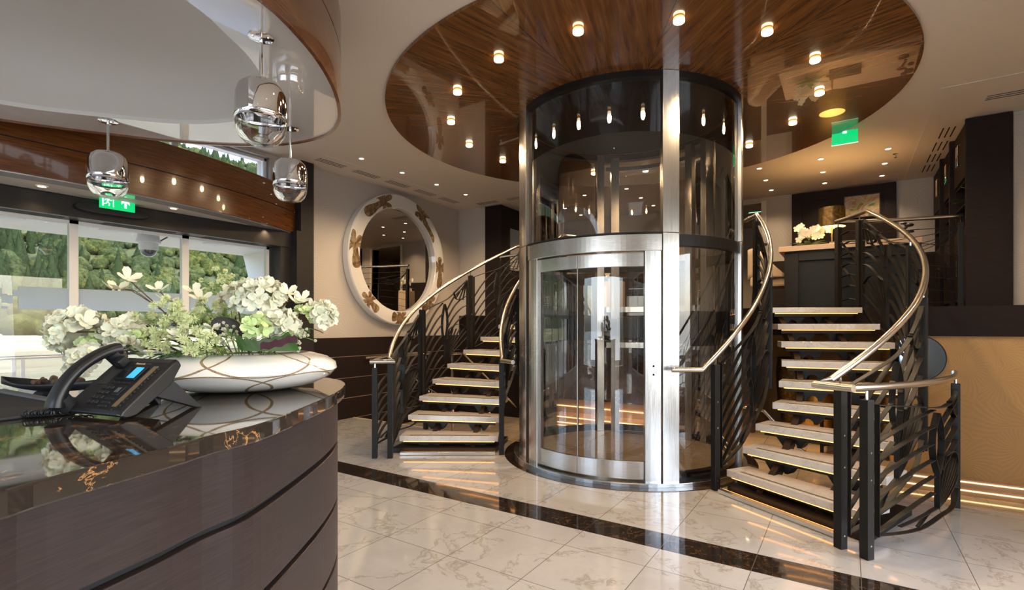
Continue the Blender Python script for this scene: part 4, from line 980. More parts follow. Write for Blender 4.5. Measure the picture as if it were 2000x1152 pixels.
def dogwood(px, py, d, sz, label, via=None, n=1, face=None):
    p = atD(px, py, d); t = thing('dogwood_spray', p, label, 'flower'); m = MB(); heads = [p] + [atD(*q) for q in (via or [])]
    for h in heads:
        up = (Vector((-h.x, -h.y, EYE - h.z)).normalized() * .5 + Vector((rn.uniform(-.4, .4), rn.uniform(-.4, .4), .8))).normalized(); tan = up.orthogonal().normalized(); w0 = rn.uniform(0, 6)
        for k in range(4): q = Quaternion(up, w0 + k * math.pi / 2) @ tan; petal(m, h, (q + up * .25).normalized(), up, sz, sz * .75, .35, .18)
    m.build('petals', 'petal', t, smooth=80)
    m = MB()
    for h in heads: m.lathe([(.001, .004), (.004, .002), (.004, -.002), (.001, -.004)], h, 8)
    m.build('flower_centre', 'petal_green', t)
    m = MB(); root = curve_to(heads[0], .02); m.tube(root, .002, 6)
    for h in heads[1:]: m.tube(smooth_path([root[6], (root[8] + h) / 2 + Vector((0, 0, .01)), h], 4), .0015, 5)
    m.build('twig', 'bark', t, smooth=True)
dogwood(250, 545, 1.56, .034, 'dogwood twig with open cream flowers reaching up at the left', [(233, 566, 1.55), (222, 566, 1.58)])
dogwood(310, 568, 1.60, .032, 'dogwood twig with two cream flowers leaning left of centre', [(325, 590, 1.60)])
dogwood(380, 572, 1.66, .034, 'dogwood flower standing at the centre of the arrangement', [(392, 585, 1.62)])
dogwood(562, 572, 1.62, .030, 'dogwood twig with pink edged cream flowers at the upper right', [(578, 590, 1.62), (590, 585, 1.64)])
dogwood(355, 655, 1.46, .028, 'pink edged dogwood flower low in front at the centre', [(345, 662, 1.46)])
dogwood(415, 645, 1.48, .028, 'cream dogwood flower low in front beside the stone', [(408, 690, 1.46)])
def burst(mb, c, r, n=44):
    r *= 1.15
    for i in range(n):
        d = rdir(Vector((0, 0, 1)), -1); s_ = d.orthogonal().normalized() * .0011; e = c + d * r * rn.uniform(.8, 1.1)
        mb.add([c + s_, c - s_, e - s_ * .9, e + s_ * .9], [(0, 1, 2, 3)]); s2 = d.cross(s_).normalized() * .0011; mb.add([c + s2, c - s2, e - s2, e + s2], [(0, 1, 2, 3)])
def umbel(px, py, d, spread, n, r, label, mat='starburst', name='starburst_flower'):
    p = atD(px, py, d); t = thing(name, p, label, 'flower'); m, st = MB(), MB(); root = curve_to(p, .01); st.tube(root, .0018, 5); hub = root[-3]
    for k in range(int(n * 1.5)):
        c = p + Vector((rn.gauss(0, spread * .5), rn.gauss(0, spread * .5), rn.gauss(0, spread * .45))); burst(m, c, r); st.tube([hub, (hub + c) / 2 + Vector((0, 0, .004)), c], .0007, 4)
    m.build('florets', mat, t); st.build('stem', 'leaf_pale', t)
umbel(302, 650, 1.50, .045, 11, .012, 'clump of pale green starbursts left of centre, above the telephone')
umbel(285, 620, 1.58, .030, 6, .011, 'loose pale starbursts above the left clump')
umbel(345, 610, 1.56, .050, 13, .012, 'wide pale starburst clump in the upper middle')
umbel(372, 635, 1.50, .045, 11, .012, 'pale starburst clump in the very middle of the bowl')
umbel(398, 660, 1.44, .040, 11, .013, 'pale starburst clump hanging in front at the centre')
umbel(385, 682, 1.42, .030, 8, .012, 'lowest starburst clump touching the bowl rim')
umbel(320, 675, 1.48, .030, 6, .011, 'small starbursts low behind the telephone screen')
umbel(405, 600, 1.62, .040, 9, .011, 'starbursts behind the centre dogwood')
umbel(432, 545, 1.74, .050, 12, .008, 'tall yellow green umbel standing highest in the arrangement')
umbel(448, 560, 1.76, .040, 9, .008, 'tall thin umbel right of the highest one')
umbel(440, 610, 1.66, .040, 8, .009, 'pale umbel under the two tall ones')
umbel(445, 655, 1.46, .030, 16, .004, 'lace of tiny white florets beside the dark stone', 'petal', 'lace_flower')
umbel(585, 655, 1.52, .028, 16, .004, 'lace of tiny white florets at the right end', 'petal', 'lace_flower')
umbel(562, 650, 1.54, .028, 10, .005, 'green lace florets right of the big leaf', 'petal_green', 'lace_flower')
umbel(575, 680, 1.50, .018, 8, .004, 'tiny white florets trailing over the bowl at the right', 'petal', 'lace_flower')
fl = [(330, 690, 1.50, 'dark leaf lying over the rim behind the telephone'), (350, 685, 1.47, 'dark leaf in front at centre left'), (300, 690, 1.52, 'narrow leaf pointing left over the bowl'), (425, 675, 1.44, 'light green leaf below the white lace florets'), (410, 688, 1.43, 'small light leaf at the rim below the centre clump'), (530, 660, 1.50, 'green leaf standing inside the big red edged leaf'), (605, 640, 1.60, 'thin green leaf pointing right'), (460, 650, 1.58, 'leaf tuft behind the dark stone'), (500, 620, 1.60, 'green leaves under the large right hydrangea'), (380, 665, 1.50, 'green leaves under the middle clump'), (240, 690, 1.52, 'broad leaf just above the handset'), (560, 625, 1.62, 'leaf behind the right hydrangeas')]
for i, (px, py, d, lb) in enumerate(fl):
    p = atD(px, py, d); t = thing('leaf_sprig', p, lb, 'leaf'); m = MB(); dr = (p - bc); dr.z = .03; dr = dr.normalized()
    for k in range(4 if i in (0, 1, 3, 7, 8, 9) else 2): leaf_blade(m, p - dr * .03, (Quaternion(Vector((0, 0, 1)), rn.uniform(-.9, .9)) @ dr), Vector((0, 0, 1)), rn.uniform(.05, .075), rn.uniform(.018, .028))
    m.build('blade', 'leaf_pale' if i in (3, 4, 9) else 'leaf', t, smooth=80)
    MB().tube(curve_to(p - dr * .03, .0), .0016, 5).build('stalk', 'leaf_pale', t)
# big folded leaf, green with a red edge and purple underside
p = atD(510, 668, 1.44); t = thing('folded_leaf', p, 'big folded green leaf with red edge and purple underside at the front right', 'leaf')
rx = Vector((CY, SY, 0)); ry = Vector((-SY, CY, 0))
def lfn(uu, q):
    a = (uu - .5) * 2; x = .092 * a * (1 if a > 0 else .85); zz = (.034 * q + .02 * a * a * q - .004 + .003 * math.sin(uu * 40) * q); y = -.045 + .055 * (1 - q) + .03 * a * a + .02 * q * q * (1 - 2 * uu)
    return p + rx * x + ry * y + Vector((0, 0, zz - .022))
MB().grid(lfn, 28, 6).build('blade', 'leaf', t, smooth=80)
def lfe(uu, q): return lfn(uu, 1) + Vector((0, 0, .0015 + .002 * q)) - ry * .002
MB().grid(lfe, 28, 1).build('edge', 'leaf_purple', t)
def lfp(uu, q): a = .62 + uu * .5; return lfn(min(a, 1.0), .9) + rx * max(0, a - 1) * .2 + Vector((0, 0, -.026 + (.020 + .004 * math.sin(uu * 37)) * q)) - ry * .008
MB().grid(lfp, 12, 4).build('underside', 'leaf_purple', t, smooth=80)
p = atD(445, 640, 1.54); bm = bmesh.new(); bmesh.ops.create_icosphere(bm, subdivisions=3, radius=.042)
for q in bm.verts: q.co = Vector((q.co.x * 1.2, q.co.y, q.co.z * .72)) * (1 + .12 * noise.noise(q.co * 22))
me = bpy.data.meshes.new('stone'); bm.to_mesh(me); bm.free(); me.materials.append(MT['rock']); me.polygons.foreach_set('use_smooth', [True] * len(me.polygons)); o = bpy.data.objects.new('stone', me); COL.objects.link(o); o.location = p; o.rotation_euler = (0, R(20), YAW)
tag(o, 'smooth dark grey stone set among the flowers', 'stone')

# ================================================================ PENDANT LAMPS
def pendant(px, d, zb, label, sc=1.0):
    p = atD(px, 300, d); t = thing('pendant_lamp', (p.x, p.y, zb), label, 'lamp', 'pendants over the reception desk')
    b_ = Vector((p.x, p.y, zb)); r = .127 * sc
    pr = [(.014, .335), (.05, .332), (.085, .320), (.110, .295), (.122, .255), (.127, .20), (.127, .15), (.125, .118)]
    MB().lathe([(x * sc, z * sc) for x, z in pr], b_, 56, cap=False).build('chrome_shade', 'chrome', t, smooth=80, solid=.002)
    gp = [(.1255, .117), (.121, .075), (.108, .040), (.085, .013), (.05, .002), (.001, .0), (.001, .010), (.045, .014), (.058, .022), (.075, .032), (.100, .055), (.113, .085), (.1175, .117)]
    MB().lathe([(x * sc, z * sc) for x, z in gp], b_, 56, cap=False).build('glass_bowl', 'clear_glass', t, smooth=80)
    MB().lathe([(.02, .26), (.035, .25), (.035, .16), (.02, .15)], b_, 20).build('bulb_holder', 'chrome', t, smooth=True)
    MB().tube([(p.x, p.y, zb + .33 * sc), (p.x, p.y, RZ)], .0095, 12).build('rod', 'chrome', t, smooth=True)
    c = MB().lathe([(.062, 0), (.062, -.006), (.05, -.009), (.001, -.009)], (p.x, p.y, RZ), 36).build('ceiling_rose', 'chrome', t, smooth=30)
    for k in range(3): a = 2 * math.pi * k / 3 + .4; MB().lathe([(.006, 0), (.005, -.006), (.001, -.007)], (p.x + .042 * math.cos(a), p.y + .042 * math.sin(a), RZ - .008), 10).build('screw', 'chrome', c)
pendant(510, 2.69, 2.285, 'largest looking chrome pendant lamp, nearest, hanging before the oval canopy')
pendant(211, 3.80, 2.29, 'chrome pendant lamp over the counter, leftmost of the three')
pendant(567, 3.93, 2.285, 'chrome pendant lamp farthest right, beside the dark pillar', .97)

# ================================================================ ROUND MIRROR
mc = Vector((WL, 5.83, 2.375)); t = thing('round_mirror', mc, 'large round mirror in a thick white frame inlaid with brown splayed shapes', 'mirror')
def MR(x, y, z): return mc + Vector((z, x, y))        # x along wall, y up, z off the wall
def lathe_wall(prof, n=96):
    m = MB(); k = len(prof)
    m.add([MR(r * math.cos(2 * math.pi * i / n), r * math.sin(2 * math.pi * i / n), z) for r, z in prof for i in range(n)], [(j * n + i, j * n + (i + 1) % n, (j + 1) * n + (i + 1) % n, (j + 1) * n + i) for j in range(k - 1) for i in range(n)]); return m
RM = 1.03
lathe_wall([(RM - .02, 0), (RM, .02), (RM, .13), (RM - .015, .145), (.835, .145), (.815, .135), (.805, .06)]).build('frame', 'gloss_white', t, smooth=40)
lathe_wall([(.807, .062), (.40, .064), (.001, .064)]).build('mirror_glass', 'mirror', t)
for i, (ac, rot, big, sz) in enumerate(((114, 214, .30, 1.0), (58, -60, .32, 1.05), (171, -84, .26, .95), (226, -44, .20, .8), (268, 168, .13, .95), (-3, -92, .27, .95), (-46, 215, .16, .85))):
    sz *= 1.18; cx, cy = .925 * math.cos(R(ac)), .925 * math.sin(R(ac)); m = MB(); lob = [(0, big * 1.25, .085, .045), (74, .19, .050, .036), (128, .16, .044, .034), (186, .19, .052, .036), (236, .16, .044, .034), (290, .19, .050, .036)]
    for li, (la, ln, re, wa) in enumerate(lob):
        P = []; fa = R(rot + la)
        for k in range(44):
            f_ = 2 * math.pi * k / 44; x = (ln * .5) * (1 - math.cos(f_)) - .01; tt_ = max(0, x / ln); hw_ = wa * (1 - tt_) + re * tt_ if tt_ < .75 else re
            y = math.copysign(abs(math.sin(f_)) ** .7, math.sin(f_)) * hw_ * (1.0 - .25 * math.exp(-((tt_ - .35) / .2) ** 2)); x *= sz; y *= sz
            gx, gy = cx + x * math.cos(fa) - y * math.sin(fa), cy + x * math.sin(fa) + y * math.cos(fa); q = math.hypot(gx, gy); s_ = min(max(q, .826), 1.014) / q; P.append((gx * s_, gy * s_))
        mx_, my_ = sum(p[0] for p in P) / len(P), sum(p[1] for p in P) / len(P); zt = .147 + li * .0003; n = len(P)
        m.add([MR(x, y, .1445) for x, y in P] + [MR(x, y, zt) for x, y in P] + [MR(mx_, my_, zt)], [(k, (k + 1) % n, n + (k + 1) % n, n + k) for k in range(n)] + [(n + k, n + (k + 1) % n, 2 * n) for k in range(n)])
    m.build('inlay', 'inlay_brown', t)
# halo gap light behind is only the wall; no lamp there

# ================================================================ CEILING FITTINGS
def disc_light(x, y, label):
    t = None
    t = thing('ceiling_lamp', (x, y, DISC), label, 'lamp', 'round lamps in the walnut ceiling disc')
    MB().lathe([(.037, 0), (.037, -.005), (.034, -.005), (.034, -.009), (.037, -.009), (.037, -.011)], t.location, 28, cap=False).build('collar', 'bulb_ring', t, smooth=30)
    MB().lathe([(.038, -.011), (.038, -.030), (.035, -.033), (.001, -.034)], t.location, 28).build('lens', 'bulb', t, smooth=30)
    spot((x, y, DISC - .07), 16, (1, .70, .40), .045, 165, .4)
names = ['nearest lamp of the walnut disc ring, left of the steel column top', 'lamp of the walnut disc ring right behind the tall steel column top', 'lamp of the walnut disc ring, next to the right of the steel column', 'lamp of the walnut disc ring, third to the right of the steel column', 'rightmost lamp of the walnut disc ring', 'lamp of the walnut disc ring just left of the green ceiling sign', 'lowest lamp of the walnut disc ring to the right of the lift glass', 'lamp of the walnut disc ring behind the right edge of the lift', 'lamp of the walnut disc ring seen through the right half of the lift glass', 'lamp of the walnut disc ring seen behind the lift guide posts', 'lamp of the walnut disc ring seen through the left half of the lift glass', 'lowest lamp of the walnut disc ring, touching the left edge of the lift', 'lamp of the walnut disc ring, second lowest left of the lift', 'leftmost lamp of the walnut disc ring', 'lamp of the walnut disc ring just above the leftmost one', 'lamp of the walnut disc ring, second to the left of the nearest']
for k in range(16):
    th = -79 + 22.5 * k; x, y = CA + 1.77 * math.cos(R(th)), 5.06 + 1.77 * math.sin(R(th))
    disc_light(x, y, names[k])
def down(x, y, z=CEIL, lab='small round recessed downlight in the pale ceiling', power=14, grp='recessed ceiling downlights', col=(1, .74, .46)):
    t = thing('downlight', (x, y, z), lab, 'lamp', grp)
    MB().lathe([(.042, 0), (.042, -.003), (.030, -.004)], t.location, 24, cap=False).build('trim_ring', 'white_paint', t)
    MB().lathe([(.030, -.003), (.001, -.003)], t.location, 20, cap=False).build('lens', 'downlight', t)
    if power: spot((x, y, z - .02), power, col, .03, 120, .8)
for w_, nn_ in ((4.45, 'nearest'), (5.17, 'second'), (5.89, 'third'), (6.6, 'farthest')): down(-5.22, w_, lab=nn_ + ' downlight of the row in the ceiling before the round mirror', power=17)
for a_, c_ in ((-1.0, 'left'), (-.28, 'middle'), (.42, 'right')):
    for w_, r_ in ((7.70, 'front'), (8.37, 'middle'), (9.03, 'back')): down(a_, w_, lab='downlight above the upper deck on the right, %s row, %s column' % (r_, c_), power=10); down(2 * CA - a_, w_, lab='downlight above the upper deck on the left, %s row, %s column' % (r_, {'left': 'right', 'right': 'left', 'middle': 'middle'}[c_]), power=10)
for px, py, nn_ in ((82, 364, 'leftmost'), (339, 407, 'middle'), (520, 444, 'rightmost')): p = atZ(px, py, 2.55); down(p.x, p.y, 2.55, nn_ + ' downlight in the cream soffit over the windows', 3, 'downlights in the window soffit')
for a_, w_ in ((1.3, 3.6), (1.3, 1.8), (1.3, 0), (-.4, 1.2), (-.4, -.6), (-1.3, 2.2), (-3.0, -4.0), (0.4, -2.6), (1.5, 5.2)): down(a_, w_, power=17)
def vent(x, y, ln, along, label, grp, mat='stone_grey'):
    m = MB()
    for k in (-1, 0, 1):
        if along == 'Y': m.span(x + k * .05 - .006, x + k * .05 + .006, y - ln / 2 , y + ln / 2, CEIL - .003, CEIL + .001)
        else: m.span(x - ln / 2, x + ln / 2, y + k * .05 - .006, y + k * .05 + .006, CEIL - .003, CEIL + .001)
    tag(m.build('ceiling_vent', mat), label, 'vent', grp)
for w_, nn_ in ((4.35, 'nearest'), (4.95, 'second'), (5.55, 'third'), (6.15, 'fourth'), (6.75, 'farthest')): vent(-5.70, w_, .42, 'Y', nn_ + ' three slot air vent in the ceiling along the mirror wall', 'slot vents along the mirror wall')
for w_, nn_ in ((7.2, 'left'), (7.9, 'right')): vent(-5.25 + (w_ - 7.2) * .9, 7.25, .42, 'X', nn_ + ' one of two slot vents in the ceiling by the left cupboard', 'slot vents by the left cupboard')
for w_, nn_ in ((7.41, 'nearest'), (7.93, 'second'), (8.44, 'third'), (8.95, 'farthest')): vent(.93, w_, .36, 'Y', nn_ + ' black slot vent in the ceiling before the right cupboards', 'slot vents before the right cupboards', 'dark_gap')
vent(1.45, 6.5, .7, 'X', 'three slot air vent over the right cupboard end', None)
t = thing('sprinkler', (.51, 7.97, CEIL), 'small sprinkler head in the ceiling before the painting wall', 'sprinkler')
MB().lathe([(.03, 0), (.03, -.004), (.008, -.006), (.008, -.03)], t.location, 16).build('body', 'chrome', t)
MB().lathe([(.02, -.045), (.02, -.048)], t.location, 12).tube([(.51, 7.97, CEIL - .03), (.522, 7.97, CEIL - .045)], .003, 5).build('deflector', 'chrome', t)
t = thing('smoke_detector', (-1.9, 7.67, CEIL), 'round white smoke detector seen through the lift glass', 'detector')
MB().lathe([(.055, 0), (.055, -.012), (.04, -.035), (.001, -.04)], t.location, 24).build('housing', 'white_paint', t, smooth=30)

# ================================================================ EXIT SIGNS
def exit_plain(c, ax_, w_, h_, label):
    t = thing('exit_sign', c, label, 'sign'); n_ = Vector((-ax_.y, ax_.x, 0))
    def q(mb, x0, x1, z0, z1, y0, y1): mb.add([c + ax_ * x + n_ * y + Vector((0, 0, z)) for z in (z0, z1) for y in (y0, y1) for x in (x0, x1)], [(0, 2, 3, 1), (4, 5, 7, 6), (0, 1, 5, 4), (2, 6, 7, 3), (0, 4, 6, 2), (1, 3, 7, 5)]); return mb
    q(MB(), -w_ / 2, w_ / 2, -h_, 0, -.004, .004).build('panel', 'sign_green', t)
    q(MB(), -w_ / 2 - .004, w_ / 2 + .004, -h_ - .006, -h_, -.006, .006).build('lower_edge', 'sign_white', t)
    q(MB(), -w_ * .35, w_ * .35, 0, .03, -.02, .02).build('bracket', 'white_paint', t, bevel=.004)
    q(MB(), -.02, .02, -.028, -.004, -.007, .007).build('lamp_slot', 'sign_white', t)
    return t
e_ = Vector((1, 0, 0))
exit_plain(Vector((-.02, 6.70, CEIL - .012)), e_, .24, .14, 'green lit exit sign hanging from the ceiling at the edge of the walnut disc')
p = atD(1472, 405, 9.4); exit_plain(Vector((p.x, 10.6, p.z + .12)), e_, .25, .15, 'green exit sign far back in the corridor opening')
# sign with running man over the windows
sp_ = atD(210, 402, 5.12); sp_ = Vector((WL + .10, sp_.y, sp_.z)); 
t = thing('exit_sign', sp_, 'green exit sign with running figure and upward arrow over the windows', 'sign')
X_ = Vector((0, 1, 0)); N_ = Vector((1, 0, 0)); HW, HH = .145, .072
def sg(mb, pts, z0, z1): return mb.extr([sp_ + X_ * x + Vector((0, 0, y)) + N_ * z0 for x, y in pts], N_ * (z1 - z0))
sg(MB(), [(-HW, -HH), (HW, -HH), (HW, HH), (-HW, HH)], 0, .008).build('panel', 'sign_green', t)
m = MB(); sg(m, [(.055, -.045), (.075, -.045), (.075, .012), (.100, -.012), (.100, .012), (.065, .048), (.030, .012), (.030, -.012), (.055, .012)], .008, .0095); m.build('arrow', 'sign_white', t)
m = MB()
# doorway with a running figure cut from bars
sg(m, [(-.125, -.050), (-.112, -.050), (-.112, .050), (-.125, .050)], .008, .0095)
sg(m, [(-.112, .041), (-.030, .041), (-.030, .050), (-.112, .050)], .008, .0095)
sg(m, [(-.038, -.050), (-.030, -.050), (-.030, .041), (-.038, .041)], .008, .0095)
def limb(a, b_, w0): 
    d = Vector((b_[0] - a[0], b_[1] - a[1])); n_ = Vector((-d.y, d.x)).normalized() * w0 / 2; sg(m, [(a[0] + n_.x, a[1] + n_.y), (b_[0] + n_.x, b_[1] + n_.y), (b_[0] - n_.x, b_[1] - n_.y), (a[0] - n_.x, a[1] - n_.y)], .0085, .010)
for a, b_, w0 in (((-.073, .022), (-.083, -.008), .014), ((-.083, -.006), (-.066, -.022), .009), ((-.066, -.022), (-.070, -.045), .008), ((-.083, -.008), (-.093, -.025), .009), ((-.093, -.025), (-.110, -.030), .008), ((-.073, .018), (-.055, .006), .006), ((-.055, .006), (-.046, .014), .006), ((-.075, .018), (-.096, .016), .006), ((-.096, .016), (-.104, .002), .006)): limb(a, b_, w0)
sg(m, [(-.068 + .008 * math.cos(k * .6283), .032 + .008 * math.sin(k * .6283)) for k in range(10)], .0085, .010)
m.build('running_figure', 'sign_white', t)
t2 = thing('emergency_light', Vector((WL + .015, sp_.y - .02, 2.45)), 'long dark oval emergency lamp housing on the window header behind the exit sign', 'lamp')
m = MB(); n = 28; P = [(.30 * math.copysign(abs(math.cos(2 * math.pi * k / n)) ** .5, math.cos(2 * math.pi * k / n)), .045 * math.copysign(abs(math.sin(2 * math.pi * k / n)) ** .8, math.sin(2 * math.pi * k / n))) for k in range(n)]
m.extr([t2.location + X_ * x + Vector((0, 0, y)) for x, y in P], N_ * .07); m.build('housing', 'black_plastic', t2, bevel=.006)
# green label on the window post
p = atD(196, 612, 5.0); t = thing('window_label', Vector((WL - .19, ws[2] + .08, p.z - .0)), 'small green label stuck to the window beside the post', 'label'); L0 = t.location
MB().span(L0.x - .001, L0.x + .001, L0.y - .07, L0.y + .07, L0.z - .03, L0.z + .03).build('plate', 'sign_label', t)
text('EMERGENCY EXIT', .012, Mx(L0 + Vector((.0015, 0, .006)), Vector((0, 1, 0)), Vector((0, 0, 1)), Vector((1, 0, 0))), 'white_paint', t)

# ================================================================ UPPER DECK FURNITURE
def P3(px, Z, w_):  # point seen at column px, height Z, in the plane y = w_
    r = (px - 1000) / FPX; z = w_ / (CY + r * SY); return Vector((z * (r * CY - SY), w_, Z))
# dark panel and painting on the back wall
a0, a1 = P3(1547, 0, 9.47).x, P3(1750, 0, 9.47).x
t = thing('wall_panel', ((a0 + a1) / 2, 9.48, 2.35), 'tall dark framed wall panel behind the table lamp', 'panel')
MB().span(a0, a1, 9.44, 9.5, 2.3, CEIL - .02).build('board', 'dark_oak', t)
m = MB()
for x0, x1, z0, z1 in ((a0, a0 + .14, 2.3, CEIL - .02), (a1 - .14, a1, 2.3, CEIL - .02), (a0 + .14, a1 - .14, CEIL - .16, CEIL - .02)): m.span(x0, x1, 9.42, 9.44, z0, z1)
m.build('frame', 'dark_oak', t, bevel=.003)
q0, q1 = P3(1650, 0, 9.40), P3(1717, 0, 9.40)
t = thing('painting', ((q0.x + q1.x) / 2, 9.41, 2.9), 'small abstract painting in soft colours on the dark wall panel', 'painting')
MB().span(q0.x, q1.x, 9.395, 9.418, 2.99, 3.31).build('canvas', 'painting', t)
m = MB()
for x0, x1, z0, z1 in ((q0.x - .012, q0.x, 2.98, 3.32), (q1.x, q1.x + .012, 2.98, 3.32), (q0.x, q1.x, 3.31, 3.32), (q0.x, q1.x, 2.98, 2.99)): m.span(x0, x1, 9.39, 9.42, z0, z1)
m.build('frame', 'stone_grey', t)
# writing desk
yf, TZ = 7.45, 2.28
x0, x1 = P3(1532, 0, yf).x, P3(1800, 0, yf).x
t = thing('console_desk', ((x0 + x1) / 2, yf + .4, DECK), 'dark desk with thick stone top on the upper deck behind the railing', 'desk')
MB().span(x0 - .06, x1, yf - .06, yf + .85, TZ, TZ + .065).build('desk_top', 'top_stone', t, bevel=.004)
MB().span(x0 + .10, x1, yf + .03, yf + .75, DECK, TZ).build('front_board', 'desk_dark', t)
m = MB().span(x0, x0 + .16, yf, yf + .04, DECK, TZ).span(x0 + .16, x1, yf, yf + .04, TZ - .12, TZ).span(x0, x0 + .05, yf + .04, yf + .78, DECK, TZ)
m.build('frame', 'black_steel', t, bevel=.003)
def orchid(c, label, n=26, sz=.040, sx=.17, sz2=.11, pot=True, hh=.22):
    t = thing('orchid', c, label, 'plant')
    if pot: MB().lathe([(.07, 0), (.085, .01), (.09, .13), (.082, .13), (.075, .12), (.001, .12)], c, 24).build('pot', 'leaf_purple' if False else 'black_soft', t, smooth=30)
    m = MB()
    for i in range(n):
        h = c + Vector((rn.gauss(0, sx * .5), rn.gauss(0, .05), hh + rn.gauss(0, sz2 * .5))); f = Vector((-h.x, -h.y, -.2)).normalized(); f = (f + Vector((rn.gauss(0, .3), rn.gauss(0, .3), rn.gauss(0, .3)))).normalized(); tan = f.orthogonal().normalized()
        for k in range(5): petal(m, h, (Quaternion(f, k * 1.2566) @ tan), f, sz, sz * .8, .1, .1)
    m.build('blossoms', 'petal_orchid', t, smooth=80)
    m = MB()
    for k in range(6): a = k * 1.05 + .4; leaf_blade(m, c + Vector((0, 0, .12 if pot else .02)), Vector((math.cos(a), math.sin(a), .55)).normalized(), Vector((0, 0, 1)), .22, .07)
    m.build('leaves', 'leaf', t, smooth=80)
    m = MB()
    for k in range(4): m.tube(smooth_path([c + Vector((0, 0, .1)), c + Vector((.02 * k - .03, 0, hh * .7)), c + Vector((.09 * (k - 1.5), 0, hh))], 5), .003, 5)
    m.build('stem', 'leaf_pale', t)
p = P3(1580, TZ + .066, yf + .25); orchid(p, 'white orchid in full bloom at the left end of the upper desk', 34, .045, .17, .10, False, .20)
# table lamp
p = P3(1625, TZ + .066, yf + .30)
t = thing('table_lamp', p, 'table lamp with gold drum shade glowing on the upper desk', 'lamp')
MB().lathe([(.07, 0), (.07, .015), (.012, .03), (.010, .12), (.016, .14), (.010, .17), (.010, .27)], p, 16).build('base', 'bronze_gold', t, smooth=40)
MB().lathe([(.150, .255), (.144, .50)], p, 48, cap=False).build('shade', 'gold_shade', t, smooth=True)
MB().lathe([(.148, .257), (.142, .498)], p, 48, cap=False).build('shade_lining', 'lamp_lining', t, smooth=True)
l = bpy.data.lights.new('bulb', 'POINT'); l.energy = 9; l.color = (1, .62, .25); l.shadow_soft_size = .04; o = bpy.data.objects.new('bulb', l); COL.objects.link(o); o.location = p + Vector((0, 0, .38))
# things on the desk
p = P3(1660, TZ + .066, yf + .15)
t = thing('guest_book', p, 'open blue book leaning on the upper desk beside the lamp', 'book')
MB().add([p + Vector(q) for q in [(-.22, 0, 0), (.12, 0, 0), (.12, .16, .07), (-.22, .16, .07), (-.22, .01, -.0), (.12, .01, 0), (.12, .17, .062), (-.22, .17, .062)]], [(0, 1, 2, 3), (4, 7, 6, 5), (0, 4, 5, 1), (3, 2, 6, 7), (0, 3, 7, 4), (1, 5, 6, 2)]).build('pages', 'desk_dark', t)
p = P3(1765, TZ + .066, yf + .25)
t = thing('desk_statuette', p, 'small black bonsai like statuette at the right end of the upper desk', 'ornament')
m = MB().tube(smooth_path([p, p + Vector((.02, 0, .06)), p + Vector((-.01, 0, .12)), p + Vector((.03, 0, .17))], 4), [.014] * 13, 8); m.build('stem', 'black_soft', t, smooth=True)
m = MB()
for q, r in (((.05, 0, .19), .05), ((-.03, .0, .14), .04), ((.07, 0, .11), .035), ((.0, 0, .215), .035)): m.lathe([(.001, -r * .5), (r * .8, -r * .3), (r, 0), (r * .7, r * .35), (.001, r * .5)], p + Vector(q), 12)
m.build('crown', 'black_soft', t, smooth=60)
m = MB().lathe([(.05, 0), (.055, .02), (.02, .03)], p, 12); m.build('foot', 'black_soft', t)
# upholstered chair left of the desk
c = P3(1512, DECK, 7.95)
t = thing('armchair', c, 'low chair in patterned beige fabric left of the upper desk', 'chair')
MB().span(c.x - .27, c.x + .27, c.y - .26, c.y + .26, DECK + .34, DECK + .48).build('seat', 'fabric_chair', t, bevel=.03)
def bk(uu, q):
    a = R(-120 + 240 * uu) ; r = .30; hgt_ = .46 + (.42 if abs(uu - .5) < .2 else .42 - (abs(uu - .5) - .2) * 1.3) * q
    return c + Vector((-math.cos(a) * r, math.sin(a) * r * .95, hgt_))
MB().grid(bk, 24, 5).build('backrest', 'fabric_chair', t, smooth=True, solid=.07)
for dx in (-.22, .22):
    for dy in (-.2, .2): MB().tube([(c.x + dx, c.y + dy, DECK + .34), (c.x + dx * 1.15, c.y + dy * 1.15, DECK)], [.022, .014], 8).build('leg', 'black_steel', t)
# flower tubs seen by the railing on both sides of the deck (mirror shows the left one's twin)
for sx_, lb in ((-1, 'left'),):
    cc = Vector((CA + sx_ * 1.5, 8.6, DECK)); t = thing('planter', cc, 'tapered beige planter on the upper deck behind the lift', 'planter')
    MB().prism([(cc.x - .14, cc.y - .14), (cc.x + .14, cc.y - .14), (cc.x + .14, cc.y + .14), (cc.x - .14, cc.y + .14)], DECK, DECK + .6).build('tub', 'top_stone', t, bevel=.01)
    orchid(cc + Vector((0, 0, .6)), 'white orchid in the beige planter behind the lift', 18, .05, .16, .12, pot=False)
